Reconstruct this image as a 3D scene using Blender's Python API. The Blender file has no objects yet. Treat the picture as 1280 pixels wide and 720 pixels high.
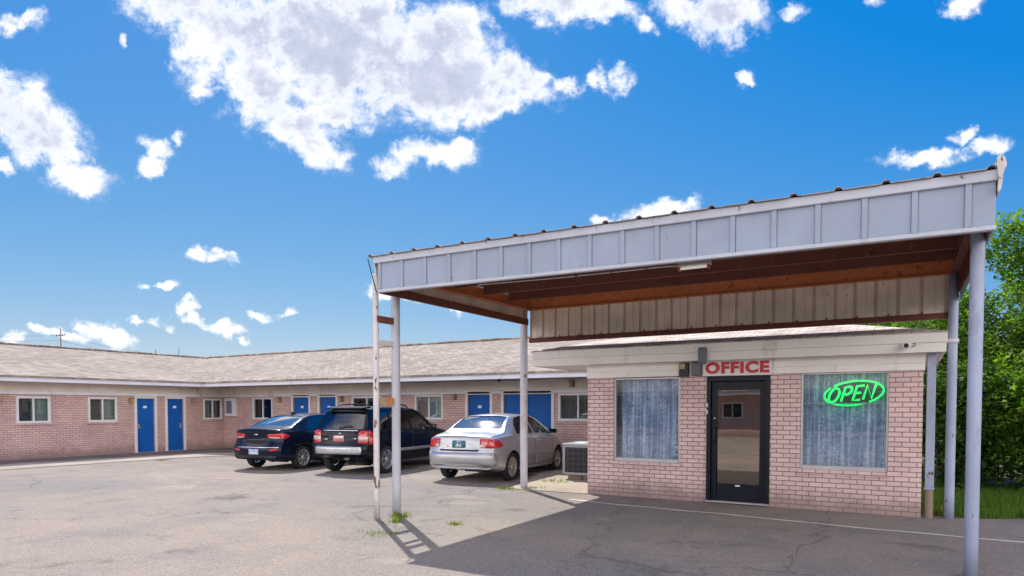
import bpy, bmesh, math, random
from mathutils import Vector, Matrix
from mathutils.bvhtree import BVHTree

random.seed(7)
R = math.radians
sc = bpy.context.scene
COL = sc.collection

# ------------------------------------------------------------------ node helpers
class NT:
    def __init__(s, tree):
        s.t = tree; s.n = tree.nodes; s.l = tree.links
    def new(s, typ, **kw):
        nd = s.n.new(typ)
        for k, v in kw.items():
            if k in ('operation', 'blend_type', 'data_type', 'noise_dimensions', 'feature', 'distance', 'vector_type',
                     'interpolation', 'sky_type', 'sun_disc', 'sun_elevation', 'sun_rotation', 'air_density', 'dust_density',
                     'ozone_density', 'altitude', 'use_clamp', 'clamp', 'offset', 'normalize', 'invert', 'offset_frequency', 'squash', 'squash_frequency'):
                setattr(nd, k, v)
        return nd
    def put(s, sock, v):
        if v is None: return
        if isinstance(v, bpy.types.NodeSocket): s.l.new(v, sock)
        else:
            if isinstance(v, tuple) and len(v) == 3 and sock.type == 'RGBA': v = (*v, 1)
            sock.default_value = v
    def math(s, op, a, b=None, c=None, clamp=False):
        nd = s.n.new('ShaderNodeMath'); nd.operation = op; nd.use_clamp = clamp
        for i, v in enumerate((a, b, c)): s.put(nd.inputs[i], v)
        return nd.outputs[0]
    def mix(s, fac, a, b, mode='MIX'):
        nd = s.n.new('ShaderNodeMix'); nd.data_type = 'RGBA'; nd.blend_type = mode
        s.put(nd.inputs[0], fac); s.put(nd.inputs[6], a); s.put(nd.inputs[7], b)
        return nd.outputs[2]
    def ramp(s, fac, a, b, c0=0.0, c1=1.0):
        nd = s.n.new('ShaderNodeMapRange'); nd.interpolation_type = 'SMOOTHSTEP'
        s.put(nd.inputs[0], fac); s.put(nd.inputs[1], a); s.put(nd.inputs[2], b); s.put(nd.inputs[3], c0); s.put(nd.inputs[4], c1)
        return nd.outputs[0]
    def noise(s, vec, scale, detail=4, rough=.55, dist=0.0):
        nd = s.n.new('ShaderNodeTexNoise')
        s.put(nd.inputs['Vector'], vec); s.put(nd.inputs['Scale'], scale); s.put(nd.inputs['Detail'], detail)
        s.put(nd.inputs['Roughness'], rough); s.put(nd.inputs['Distortion'], dist)
        return nd.outputs[0], nd.outputs[1]
    def obj(s):
        return s.n.new('ShaderNodeTexCoord').outputs['Object']
    def sep(s, v):
        nd = s.n.new('ShaderNodeSeparateXYZ'); s.put(nd.inputs[0], v); return nd.outputs
    def comb(s, x, y, z=0.0):
        nd = s.n.new('ShaderNodeCombineXYZ')
        for i, v in enumerate((x, y, z)): s.put(nd.inputs[i], v)
        return nd.outputs[0]
    def vmath(s, op, a, b=None, out=0):
        nd = s.n.new('ShaderNodeVectorMath'); nd.operation = op
        s.put(nd.inputs[0], a)
        if b is not None: s.put(nd.inputs[1], b)
        return nd.outputs[out]
    def bump(s, h, strength=.3, dist=.01):
        nd = s.n.new('ShaderNodeBump'); s.put(nd.inputs['Strength'], strength); s.put(nd.inputs['Distance'], dist); s.put(nd.inputs['Height'], h)
        return nd.outputs[0]

def newmat(name):
    m = bpy.data.materials.new(name); m.use_nodes = True
    t = NT(m.node_tree); b = m.node_tree.nodes['Principled BSDF']
    return m, t, b

def paint(name, col, rough=.6, var=.12, scale=3.0, metallic=0.0, coat=0.0, spec=.5, dirt=None, dirt_amt=.0, dirt_scale=2.0, bump=0.0, bscale=60):
    m, t, b = newmat(name)
    o = t.obj()
    f, _ = t.noise(o, scale, 5)
    k = t.ramp(f, .3, .7, 1 - var, 1 + var)
    c = t.mix(1.0, col, t.comb(k, k, k), 'MULTIPLY')
    if dirt:
        g, _ = t.noise(t.vmath('MULTIPLY', o, (1, 1, .5)), dirt_scale, 6, .65)
        c = t.mix(t.ramp(g, .62 - dirt_amt * .3, .72 - dirt_amt * .2), c, dirt)
    t.put(b.inputs['Base Color'], c)
    t.put(b.inputs['Roughness'], rough); t.put(b.inputs['Metallic'], metallic)
    t.put(b.inputs['Coat Weight'], coat); t.put(b.inputs['Coat Roughness'], .03)
    t.put(b.inputs['Specular IOR Level'], spec)
    if bump:
        h, _ = t.noise(o, bscale, 3)
        t.put(b.inputs['Normal'], t.bump(h, bump, .01))
    return m

def brick_mat(name, axis, c1, c2, mortar, bw=.205, rh=.0765, ms=.008, stain=.25):
    m, t, b = newmat(name)
    x, y, z = t.sep(t.obj())
    v = t.comb(x if axis == 'x' else y, z, 0.0)
    nd = t.n.new('ShaderNodeTexBrick')
    t.put(nd.inputs['Vector'], v); t.put(nd.inputs['Scale'], 1.0); t.put(nd.inputs['Mortar Size'], ms); t.put(nd.inputs['Mortar Smooth'], .12)
    t.put(nd.inputs['Brick Width'], bw); t.put(nd.inputs['Row Height'], rh); t.put(nd.inputs['Bias'], -.1)
    t.put(nd.inputs['Color1'], c1); t.put(nd.inputs['Color2'], c2); t.put(nd.inputs['Mortar'], mortar)
    f, _ = t.noise(t.obj(), 1.3, 6, .6)
    k = t.ramp(f, .25, .75, 1 - stain * .6, 1 + stain * .4)
    c = t.mix(1.0, nd.outputs[0], t.comb(k, k, k), 'MULTIPLY')
    g, _ = t.noise(t.obj(), 40, 4, .7)
    c = t.mix(t.ramp(g, .62, .75, 0, .35), c, mortar)
    # paint chips: a few bricks bared
    g2, _ = t.noise(t.obj(), 7, 6, .75)
    c = t.mix(t.ramp(g2, .69, .73, 0, .6), c, (.22, .12, .10))
    # splash and soot along the foot of the wall
    sp, _ = t.noise(t.obj(), 3.0, 6, .65)
    ft = t.math('MULTIPLY', t.ramp(t.math('ADD', z, t.math('MULTIPLY', sp, -.5)), -.22, .22, 1, 0), .7)
    c = t.mix(ft, c, (.20, .145, .125))
    t.put(b.inputs['Base Color'], c); t.put(b.inputs['Roughness'], .8)
    h = t.math('SUBTRACT', 1.0, nd.outputs[1])
    h2 = t.math('ADD', h, t.math('MULTIPLY', g, .25))
    t.put(b.inputs['Normal'], t.bump(h2, .8, .012))
    return m

def shingle_mat(name, axis, k0=1.0, tint=(1, 1, 1)):
    m, t, b = newmat(name)
    x, y, z = t.sep(t.obj())
    u, w = (x, y) if axis == 'x' else (y, x)
    wob, _ = t.noise(t.obj(), 1.5, 3)
    w2 = t.math('ADD', t.math('MULTIPLY', w, 1.04), t.math('MULTIPLY', wob, .05))
    nd = t.n.new('ShaderNodeTexBrick')
    t.put(nd.inputs['Vector'], t.comb(u, w2)); t.put(nd.inputs['Scale'], 1.0); t.put(nd.inputs['Mortar Size'], .008); t.put(nd.inputs['Mortar Smooth'], .3)
    t.put(nd.inputs['Brick Width'], .26); t.put(nd.inputs['Row Height'], .14); t.put(nd.inputs['Bias'], 0.0)
    t.put(nd.inputs['Color1'], (.36 * k0, .275 * k0, .215 * k0)); t.put(nd.inputs['Color2'], (.20 * k0, .15 * k0, .12 * k0)); t.put(nd.inputs['Mortar'], (.08 * k0, .062 * k0, .055 * k0))
    f, _ = t.noise(t.obj(), .5, 6, .6)
    k = t.ramp(f, .3, .7, .85, 1.12)
    c = t.mix(1.0, nd.outputs[0], t.comb(k, k, k), 'MULTIPLY')
    g, _ = t.noise(t.obj(), 22, 5, .8)
    c = t.mix(t.ramp(g, .45, .75, 0, .3), c, (.40 * k0, .305 * k0, .25 * k0))
    c = t.mix(1.0, c, tint, 'MULTIPLY')
    t.put(b.inputs['Base Color'], c); t.put(b.inputs['Roughness'], .9)
    t.put(b.inputs['Normal'], t.bump(t.math('ADD', t.math('SUBTRACT', 1.0, nd.outputs[1]), t.math('MULTIPLY', g, .8)), .6, .012))
    return m

def peel_mat(name, col, under, rust, amt, rough=.55, streak=.25, grime=.12):
    """paint flaking off to an older coat and to rust"""
    m, t, b = newmat(name)
    o = t.obj()
    v = t.vmath('MULTIPLY', o, (1, 1, streak))
    a, _ = t.noise(v, 9, 6, .7)
    a2, _ = t.noise(t.vmath('ADD', v, (7.3, 2.1, 4.4)), 5, 6, .7)
    f, _ = t.noise(o, 2.2, 5)
    k = t.ramp(f, .3, .7, 1 - grime, 1 + grime * .5)
    c = t.mix(1.0, col, t.comb(k, k, k), 'MULTIPLY')
    c = t.mix(t.ramp(a2, .66 - amt * .25, .69 - amt * .25), c, under)
    th = .70 - amt * .28
    fr = t.ramp(a, th, th + .035)
    c = t.mix(fr, c, rust)
    t.put(b.inputs['Base Color'], c)
    t.put(b.inputs['Roughness'], t.mix(fr, (rough,) * 3, (.9,) * 3))
    t.put(b.inputs['Normal'], t.bump(t.math('ADD', t.math('MULTIPLY', fr, -1.0), t.math('MULTIPLY', a2, .2)), .35, .004))
    return m

def glass_mat(name, tint=(.75, .85, .85), refl=.25, trans=.8):
    """window glass: mirror reflection over a tinted clear pane"""
    m, t, b = newmat(name)
    t.n.remove(b)
    out = t.n['Material Output']
    gl = t.n.new('ShaderNodeBsdfGlossy'); gl.inputs['Roughness'].default_value = .012; gl.inputs['Color'].default_value = (1, 1, 1, 1)
    tr = t.n.new('ShaderNodeBsdfTransparent'); tr.inputs['Color'].default_value = (tint[0] * trans, tint[1] * trans, tint[2] * trans, 1)
    fr = t.n.new('ShaderNodeFresnel'); fr.inputs[0].default_value = 1.5
    f = t.math('ADD', t.math('MULTIPLY', fr.outputs[0], 1.0), refl, clamp=True)
    h, _ = t.noise(t.obj(), 2.5, 2)
    t.put(gl.inputs['Normal'], t.bump(h, .03, .01))
    mx = t.n.new('ShaderNodeMixShader')
    t.l.new(f, mx.inputs[0]); t.l.new(tr.outputs[0], mx.inputs[1]); t.l.new(gl.outputs[0], mx.inputs[2])
    t.l.new(mx.outputs[0], out.inputs[0])
    return m

def emit_mat(name, col, strength):
    m, t, b = newmat(name)
    t.put(b.inputs['Base Color'], tuple(c * .4 for c in col)); t.put(b.inputs['Emission Color'], col); t.put(b.inputs['Emission Strength'], strength)
    return m

def ground_mat():
    m, t, b = newmat('worn_lot_paving')
    o = t.obj()
    big, _ = t.noise(o, .16, 6, .6, .4)
    mid, _ = t.noise(o, .9, 7, .65)
    fine, _ = t.noise(o, 22, 6, .8)
    c = t.mix(t.ramp(big, .38, .62), (.245, .220, .200), (.305, .252, .212))
    c = t.mix(t.ramp(mid, .42, .72, 0, .75), c, (.205, .192, .184))
    # pale dusty patches and darker tar patches
    p2, _ = t.noise(t.vmath('ADD', o, (31, 7, 0)), .33, 6, .7, .6)
    c = t.mix(t.ramp(p2, .56, .68, 0, .6), c, (.38, .322, .272))
    p3, _ = t.noise(t.vmath('ADD', o, (-11, 23, 0)), .5, 7, .72, .8)
    c = t.mix(t.ramp(p3, .60, .68, 0, .5), c, (.13, .127, .134))
    # oil drips, tyre dust and darker repairs
    q1, _ = t.noise(t.vmath('ADD', o, (77, -9, 0)), .8, 5, .6, .3); q2, _ = t.noise(o, 6, 5, .7)
    c = t.mix(t.math('MULTIPLY', t.ramp(q1, .59, .72), t.ramp(q2, .3, .6, .25, .7)), c, (.075, .07, .068))
    # stones in the wearing course
    vo = t.n.new('ShaderNodeTexVoronoi'); t.put(vo.inputs['Vector'], o); t.put(vo.inputs['Scale'], 62.0)
    st = vo.outputs['Color']
    sx = t.sep(st)[0]
    k = t.ramp(sx, 0, 1, .80, 1.17)
    c = t.mix(1.0, c, t.comb(k, k, k), 'MULTIPLY')
    c = t.mix(t.ramp(fine, .58, .72, 0, .42), c, (.14, .13, .125))
    # wandering cracks
    wob, wc = t.noise(o, .8, 6, .65)
    ov = t.vmath('ADD', o, t.vmath('MULTIPLY', wc, (1.6, 1.6, 0)))
    v2 = t.n.new('ShaderNodeTexVoronoi'); v2.feature = 'DISTANCE_TO_EDGE'
    t.put(v2.inputs['Vector'], ov); t.put(v2.inputs['Scale'], .21)
    cr = t.ramp(v2.outputs['Distance'], .001, .0058, 1, 0)
    gate, _ = t.noise(t.vmath('ADD', o, (3, 50, 0)), .35, 3)
    cr = t.math('MULTIPLY', cr, t.ramp(gate, .38, .5))
    c = t.mix(t.math('MULTIPLY', cr, .42), c, (.085, .078, .07))
    v3 = t.n.new('ShaderNodeTexVoronoi'); v3.feature = 'DISTANCE_TO_EDGE'
    t.put(v3.inputs['Vector'], ov); t.put(v3.inputs['Scale'], 1.1)
    cr2 = t.math('MULTIPLY', t.ramp(v3.outputs['Distance'], .004, .018, 1, 0), t.ramp(p3, .53, .62))
    c = t.mix(t.math('MULTIPLY', cr2, .5), c, (.09, .08, .075))
    t.put(b.inputs['Base Color'], c); t.put(b.inputs['Roughness'], .92); t.put(b.inputs['Specular IOR Level'], .25)
    h = t.math('ADD', t.math('MULTIPLY', sx, .5), t.math('SUBTRACT', fine, t.math('MULTIPLY', cr, 2.0)))
    t.put(b.inputs['Normal'], t.bump(h, .55, .012))
    return m

def concrete_mat(name, base=(.38, .33, .28)):
    m, t, b = newmat(name)
    o = t.obj()
    a, _ = t.noise(o, .7, 7, .65); f, _ = t.noise(o, 30, 5, .75)
    c = t.mix(t.ramp(a, .35, .7), base, tuple(v * .74 for v in base))
    c = t.mix(t.ramp(f, .55, .75, 0, .4), c, tuple(v * .5 for v in base))
    t.put(b.inputs['Base Color'], c); t.put(b.inputs['Roughness'], .92)
    t.put(b.inputs['Normal'], t.bump(f, .4, .008))
    return m

def leaf_mat(name, a, bcol, trans=.5):
    m, t, b = newmat(name)
    t.n.remove(b); out = t.n['Material Output']
    gi = t.n.new('ShaderNodeNewGeometry')
    rnd = gi.outputs['Random Per Island']
    f, _ = t.noise(t.obj(), .9, 3)
    k = t.math('ADD', t.math('MULTIPLY', rnd, .7), t.math('MULTIPLY', f, .5))
    c = t.mix(t.ramp(k, .25, .95), a, bcol)
    df = t.n.new('ShaderNodeBsdfPrincipled'); t.put(df.inputs['Base Color'], c); t.put(df.inputs['Roughness'], .55); t.put(df.inputs['Specular IOR Level'], .35)
    tl = t.n.new('ShaderNodeBsdfTranslucent'); t.put(tl.inputs['Color'], t.mix(1.0, c, (1.5, 1.9, .55), 'MULTIPLY'))
    mx = t.n.new('ShaderNodeMixShader'); mx.inputs[0].default_value = trans
    t.l.new(df.outputs[0], mx.inputs[1]); t.l.new(tl.outputs[0], mx.inputs[2]); t.l.new(mx.outputs[0], out.inputs[0])
    return m

def lace_mat():
    m, t, b = newmat('lace_curtain')
    o = t.obj()
    x, y, z = t.sep(o)
    v = t.comb(x, z)
    a, _ = t.noise(t.vmath('MULTIPLY', v, (1.0, .03, 1)), 20, 4, .6)      # hanging folds, their light and shade streaked into the colour
    f, _ = t.noise(v, 26, 6, .8, .6)                                   # the lace figure
    g, _ = t.noise(v, 6, 3, .6)
    k = t.ramp(t.math('ADD', t.math('ADD', t.math('MULTIPLY', a, 1.1), t.math('MULTIPLY', f, .85)), t.math('MULTIPLY', g, .35)), 0.90, 1.30)
    c = t.mix(k, (.94, .95, .98), (.34, .43, .62))
    t.put(b.inputs['Base Color'], c); t.put(b.inputs['Roughness'], .9)
    tl = t.n.new('ShaderNodeBsdfTransparent')
    mx = t.n.new('ShaderNodeMixShader'); t.put(mx.inputs[0], t.ramp(k, .35, .95, 0.0, .22))
    t.l.new(b.outputs[0], mx.inputs[1]); t.l.new(tl.outputs[0], mx.inputs[2]); t.l.new(mx.outputs[0], t.n['Material Output'].inputs[0])
    return m

M = {}
M['ground'] = ground_mat()
M['concrete'] = concrete_mat('apron_concrete')
M['walk_shade'] = concrete_mat('walk_shade', (.15, .125, .125))
M['pad'] = concrete_mat('pad_concrete', (.44, .37, .28))
PK1, PK2 = (.68, .45, .40), (.57, .375, .35)
M['brick_x'] = brick_mat('pink_brick_x', 'x', PK1, PK2, (.31, .215, .205), ms=.007)
M['brick_y'] = brick_mat('pink_brick_y', 'y', PK1, PK2, (.31, .215, .205), ms=.007)
M['obrick_x'] = brick_mat('office_brick_x', 'x', (.77, .555, .525), (.65, .46, .445), (.27, .19, .185), bw=.205, rh=.078, ms=.007, stain=.15)
M['obrick_y'] = brick_mat('office_brick_y', 'y', (.77, .555, .525), (.65, .46, .445), (.27, .19, .185), bw=.205, rh=.078, ms=.007, stain=.15)
M['shingle_x'] = shingle_mat('shingles_x', 'x', 1.06, (.97, 1.04, 1.10))
M['shingle_y'] = shingle_mat('shingles_y', 'y', 1.06, (.97, 1.04, 1.10))
M['oshingle_x'] = shingle_mat('office_shingles_x', 'x', 2.3, (.95, 1.06, 1.16))
M['oshingle_y'] = shingle_mat('office_shingles_y', 'y', 2.3, (.95, 1.06, 1.16))
M['trim'] = paint('white_trim', (.80, .79, .82), .55, .06, 2, dirt=(.45, .42, .40), dirt_amt=.1)
M['frieze'] = paint('tan_frieze', (.80, .715, .62), .7, .08, 1.5, dirt=(.62, .53, .44), dirt_amt=.12)
M['soffit'] = paint('soffit', (.45, .38, .33), .8, .08)
M['siding'] = paint('white_siding', (.84, .80, .75), .6, .05, 1.2, dirt=(.66, .60, .53), dirt_amt=.12)
M['gutter'] = paint('blue_white_fascia', (.66, .67, .74), .45, .05, 1.5, dirt=(.45, .43, .44), dirt_amt=.08)
M['winframe'] = paint('white_window_frame', (.70, .69, .70), .4, .05)
M['alu'] = paint('aluminium_frame', (.50, .49, .50), .4, .08, 6, metallic=.4)
M['blue'] = paint('blue_door_paint', (.006, .095, .37), .5, .10, 1.5, spec=.2)
M['navy'] = paint('black_door_frame', (.005, .008, .016), .4, .15, 3, spec=.25)
M['black'] = paint('black_plastic', (.012, .012, .013), .5, .1)
M['dark'] = paint('dark_void', (.02, .02, .022), .9, .1)
M['rubber'] = paint('tyre_rubber', (.018, .018, .019), .85, .2, 20)
M['brass'] = paint('tan_lamp', (.30, .20, .085), .45, .2, 8)
M['lampglass'] = paint('amber_lamp_glass', (.38, .29, .16), .3, .1)
M['grey'] = paint('grey_box', (.13, .14, .17), .5, .1)
M['steel'] = paint('steel_handle', (.55, .54, .52), .3, .1, metallic=.8)
M['plate_white'] = paint('white_plate', (.75, .75, .75), .5, .03)
M['interior'] = paint('interior_wall', (.40, .36, .32), .9, .05)
M['wood'] = paint('counter_wood', (.28, .17, .09), .5, .25, 2)
M['curtain'] = paint('pale_curtain', (.46, .47, .42), .9, .08, 5)
M['curtain_dark'] = paint('grey_curtain', (.13, .13, .125), .9, .1, 5)
M['pane'] = glass_mat('motel_pane', (.86, .92, .92), .03, .95)
M['opane'] = glass_mat('office_pane', (.90, .96, 1.0), .05, 1.0)
M['dpane'] = glass_mat('door_pane', (.6, .5, .38), .26, .7)
for n_ in M['dpane'].node_tree.nodes:
    if n_.type == 'BSDF_GLOSSY': n_.inputs['Color'].default_value = (1.0, .90, .76, 1)
M['lace'] = lace_mat()
M['rust'] = peel_mat('rust_beam', (.58, .18, .06), (.60, .22, .09), (.30, .095, .04), .35, .8, 1.0)
M['rust_dark'] = peel_mat('dark_rust_purlin', (.17, .055, .036), (.20, .075, .05), (.09, .032, .022), .3, .8, 1.0)
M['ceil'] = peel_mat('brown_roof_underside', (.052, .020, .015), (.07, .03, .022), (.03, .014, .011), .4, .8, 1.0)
M['cream'] = peel_mat('cream_metal', (.82, .72, .59), (.74, .63, .50), (.20, .115, .06), .12, .6, .2, .15)
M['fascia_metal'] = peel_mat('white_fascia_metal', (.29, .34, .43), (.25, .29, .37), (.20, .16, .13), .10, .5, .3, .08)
M['fascia_trim'] = peel_mat('white_fascia_trim', (.47, .49, .55), (.40, .41, .45), (.22, .14, .10), .18, .5, .5, .1)
M['roofmetal'] = peel_mat('weathered_roof_metal', (.36, .33, .31), (.28, .24, .21), (.15, .08, .05), .4, .6, 1.0)
M['post'] = peel_mat('post_paint', (.46, .47, .53), (.38, .38, .43), (.17, .065, .03), .2, .5, .45)
M['post_worn'] = peel_mat('worn_post_paint', (.62, .60, .60), (.52, .49, .47), (.16, .065, .032), .42, .6, .3)
M['post_mid'] = peel_mat('mid_post_paint', (.60, .58, .62), (.48, .45, .47), (.16, .07, .04), .3, .55, .4)
M['post_blue'] = peel_mat('blue_white_post_paint', (.33, .375, .50), (.28, .315, .42), (.13, .07, .05), .24, .5, .45)
M['red'] = paint('red_sign_letters', (.50, .012, .02), .45, .05)
M['signboard'] = paint('white_sign_board', (.78, .72, .72), .5, .05, 4)
M['signrim'] = paint('pink_sign_rim', (.62, .33, .33), .5, .05)
M['neon'] = emit_mat('green_neon', (.01, 1.0, .15), .95)
M['neon_back'] = paint('neon_back', (.01, .05, .03), .4, .1)
M['bark'] = paint('bark', (.085, .06, .045), .95, .3, 6, bump=.6, bscale=14)
M['leaf_a'] = leaf_mat('leaf_bright', (.08, .155, .015), (.19, .28, .03), .52)
M['leaf_b'] = leaf_mat('leaf_mid', (.05, .115, .014), (.14, .24, .028), .5)
M['leaf_c'] = leaf_mat('leaf_dark', (.032, .075, .012), (.075, .14, .022), .45)
M['grass'] = leaf_mat('grass_blade', (.06, .13, .014), (.12, .21, .024), .45)
M['weed'] = leaf_mat('weed_blade', (.10, .15, .02), (.22, .24, .04), .35)
M['soil'] = concrete_mat('soil', (.085, .075, .04))
M['line'] = peel_mat('worn_line_paint', (.80, .74, .64), (.66, .60, .52), (.32, .28, .24), .3, .8, 1.0)
M['wooden'] = paint('pale_wood_block', (.40, .30, .18), .8, .25, 5)
M['pole_wood'] = paint('utility_pole_wood', (.16, .13, .11), .9, .1)
M['wire'] = paint('wire', (.10, .10, .11), .6, .05)
M['tube'] = emit_mat('tube_lamp_glass', (.9, .88, .8), .25)
M['ac'] = paint('ac_case', (.36, .37, .41), .45, .08, 4, dirt=(.35, .3, .26), dirt_amt=.1)
M['ac_fin'] = paint('ac_fins', (.05, .052, .06), .5, .1)
M['cinder'] = concrete_mat('cinder_block', (.30, .22, .17))
M['white'] = paint('gloss_white', (.75, .75, .76), .35, .03)
M['figblue'] = paint('figurine_blue', (.06, .15, .45), .4, .1)
M['skin'] = paint('figurine_beige', (.5, .33, .25), .5, .1)

# ------------------------------------------------------------------ mesh builder
class MB:
    def __init__(s): s.v = []; s.f = []; s.m = []; s.sm = []
    def face(s, pts, mi=0, smooth=False):
        b = len(s.v); s.v += [tuple(p) for p in pts]; s.f.append(list(range(b, b + len(pts)))); s.m.append(mi); s.sm.append(smooth); return s
    def mesh(s, verts, faces, mi=0, smooth=False):
        b = len(s.v); s.v += [tuple(p) for p in verts]
        for f in faces: s.f.append([b + i for i in f]); s.m.append(mi); s.sm.append(smooth)
        return s
    def box(s, x0, x1, y0, y1, z0, z1, mi=0, T=None):
        v = [Vector((x, y, z)) for z in (z0, z1) for y in (y0, y1) for x in (x0, x1)]
        if T: v = [T(p) for p in v]
        return s.mesh(v, [(0, 2, 3, 1), (4, 5, 7, 6), (0, 1, 5, 4), (1, 3, 7, 5), (3, 2, 6, 7), (2, 0, 4, 6)], mi)
    def tube(s, p0, p1, r, n=12, r1=None, mi=0, smooth=True, cap=True):
        p0 = Vector(p0); p1 = Vector(p1); r1 = r if r1 is None else r1
        d = (p1 - p0).normalized(); a = d.orthogonal().normalized(); b = d.cross(a)
        vs = [];
        for p, rr in ((p0, r), (p1, r1)):
            for i in range(n):
                t = 2 * math.pi * i / n; vs.append(p + a * math.cos(t) * rr + b * math.sin(t) * rr)
        s.mesh(vs, [(i, (i + 1) % n, n + (i + 1) % n, n + i) for i in range(n)], mi, smooth)
        if cap:
            s.mesh(vs[:n], [tuple(range(n))[::-1]], mi); s.mesh(vs[n:], [tuple(range(n))], mi)
        return s
    def path(s, pts, r, n=8, mi=0, closed=False):
        pts = [Vector(p) for p in pts]; N = len(pts); vs = []; up = Vector((.13, .97, .21)).normalized()
        for i, p in enumerate(pts):
            a = pts[(i - 1) % N] if (closed or i > 0) else p; c = pts[(i + 1) % N] if (closed or i < N - 1) else p
            d = (c - a).normalized(); u = (up - d * up.dot(d)).normalized(); w = d.cross(u)
            rr = r[i] if isinstance(r, (list, tuple)) else r
            for k in range(n):
                t = 2 * math.pi * k / n; vs.append(p + u * math.cos(t) * rr + w * math.sin(t) * rr)
        fs = []
        for i in range(N if closed else N - 1):
            j = (i + 1) % N
            for k in range(n): fs.append((i * n + k, i * n + (k + 1) % n, j * n + (k + 1) % n, j * n + k))
        if not closed: fs += [tuple(range(n))[::-1], tuple(range((N - 1) * n, N * n))]
        return s.mesh(vs, fs, mi, True)
    def lathe(s, prof, n=24, c=(0, 0, 0), axis='z', mi=0, smooth=True):
        vs = []
        for r, h in prof:
            for i in range(n):
                t = 2 * math.pi * i / n; a, b = r * math.cos(t), r * math.sin(t)
                vs.append({'z': (c[0] + a, c[1] + b, c[2] + h), 'y': (c[0] + a, c[1] + h, c[2] + b), 'x': (c[0] + h, c[1] + a, c[2] + b)}[axis])
        fs = []
        for j in range(len(prof) - 1):
            for i in range(n): fs.append((j * n + i, j * n + (i + 1) % n, (j + 1) * n + (i + 1) % n, (j + 1) * n + i))
        return s.mesh(vs, fs, mi, smooth)
    def prism(s, poly, f0, f1, mi=0, smooth=False, caps=True):
        """poly: list of 2D; f0/f1 map (a,b)->3D for the two ends"""
        n = len(poly); vs = [f0(*p) for p in poly] + [f1(*p) for p in poly]
        fs = [(i, (i + 1) % n, n + (i + 1) % n, n + i) for i in range(n)]
        if caps: fs += [tuple(range(n))[::-1], tuple(range(n, 2 * n))]
        return s.mesh(vs, fs, mi, smooth)
    def build(s, name, mats, parent=None, bevel=0.0, L=None, solid=0.0, weld=False, angle=None):
        me = bpy.data.meshes.new(name); me.from_pydata(s.v, [], s.f)
        if not isinstance(mats, (list, tuple)): mats = [mats]
        for m in mats: me.materials.append(m)
        me.polygons.foreach_set('material_index', s.m); me.polygons.foreach_set('use_smooth', s.sm)
        bm = bmesh.new(); bm.from_mesh(me)
        if weld or bevel: bmesh.ops.remove_doubles(bm, verts=bm.verts, dist=1e-5)
        bmesh.ops.recalc_face_normals(bm, faces=bm.faces)
        if bevel:
            ed = [e for e in bm.edges if len(e.link_faces) == 2 and e.calc_face_angle(0) > .5]
            bmesh.ops.bevel(bm, geom=ed, offset=bevel, segments=1, affect='EDGES', clamp_overlap=True)
        bm.to_mesh(me); bm.free(); me.update()
        if angle: me.set_sharp_from_angle(angle=angle)
        o = bpy.data.objects.new(name, me); COL.objects.link(o)
        if solid:
            md = o.modifiers.new('thickness', 'SOLIDIFY'); md.thickness = solid; md.offset = 0
        attach(o, parent)
        return o

def attach(o, parent):
    if parent is not None:
        o.parent = parent
        if parent.get('_L') is not None and not parent.get('_local'):
            o.matrix_parent_inverse = Matrix.Translation(-Vector(parent['_L']))

def thing(name, label, cat, loc=(0, 0, 0), rz=0.0, group=None, local=False):
    o = bpy.data.objects.new(name, None); COL.objects.link(o)
    o.empty_display_size = .2; o.location = loc; o.rotation_euler = (0, 0, rz)
    o['_L'] = list(loc)
    if local: o['_local'] = 1
    return tag(o, label, cat, group)
def tag(o, label, cat, group=None):
    o['label'] = label; o['category'] = cat
    if group: o['group'] = group
    return o
def struct(o, kind='structure'):
    o['kind'] = kind; return o

# ------------------------------------------------------------------ the camera
cam = bpy.data.cameras.new('camera'); co = bpy.data.objects.new('camera', cam); COL.objects.link(co)
F_PX, YAW, PITCH, SY = 830.65, .5398, .0326, 177.32
CAMZ = 1.7
co.location = (0, 0, CAMZ)
co.rotation_euler = (math.pi / 2 - PITCH, 0, YAW)
cam.sensor_width = 36; cam.lens = F_PX / 1280 * 36; cam.shift_y = SY / 1280; cam.clip_end = 2000
sc.camera = co

# ------------------------------------------------------------------ sun and sky
EL = R(52.6); SUNV = Vector((-.7725 * math.cos(EL), .635 * math.cos(EL), math.sin(EL)))
sun = bpy.data.lights.new('sun', 'SUN'); so = bpy.data.objects.new('sun', sun); COL.objects.link(so)
sun.energy = 3.0; sun.angle = R(.5); sun.color = (1.0, .955, .88)
so.rotation_euler = (-SUNV).to_track_quat('-Z', 'Y').to_euler(); so.location = (-20, 20, 40)

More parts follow.
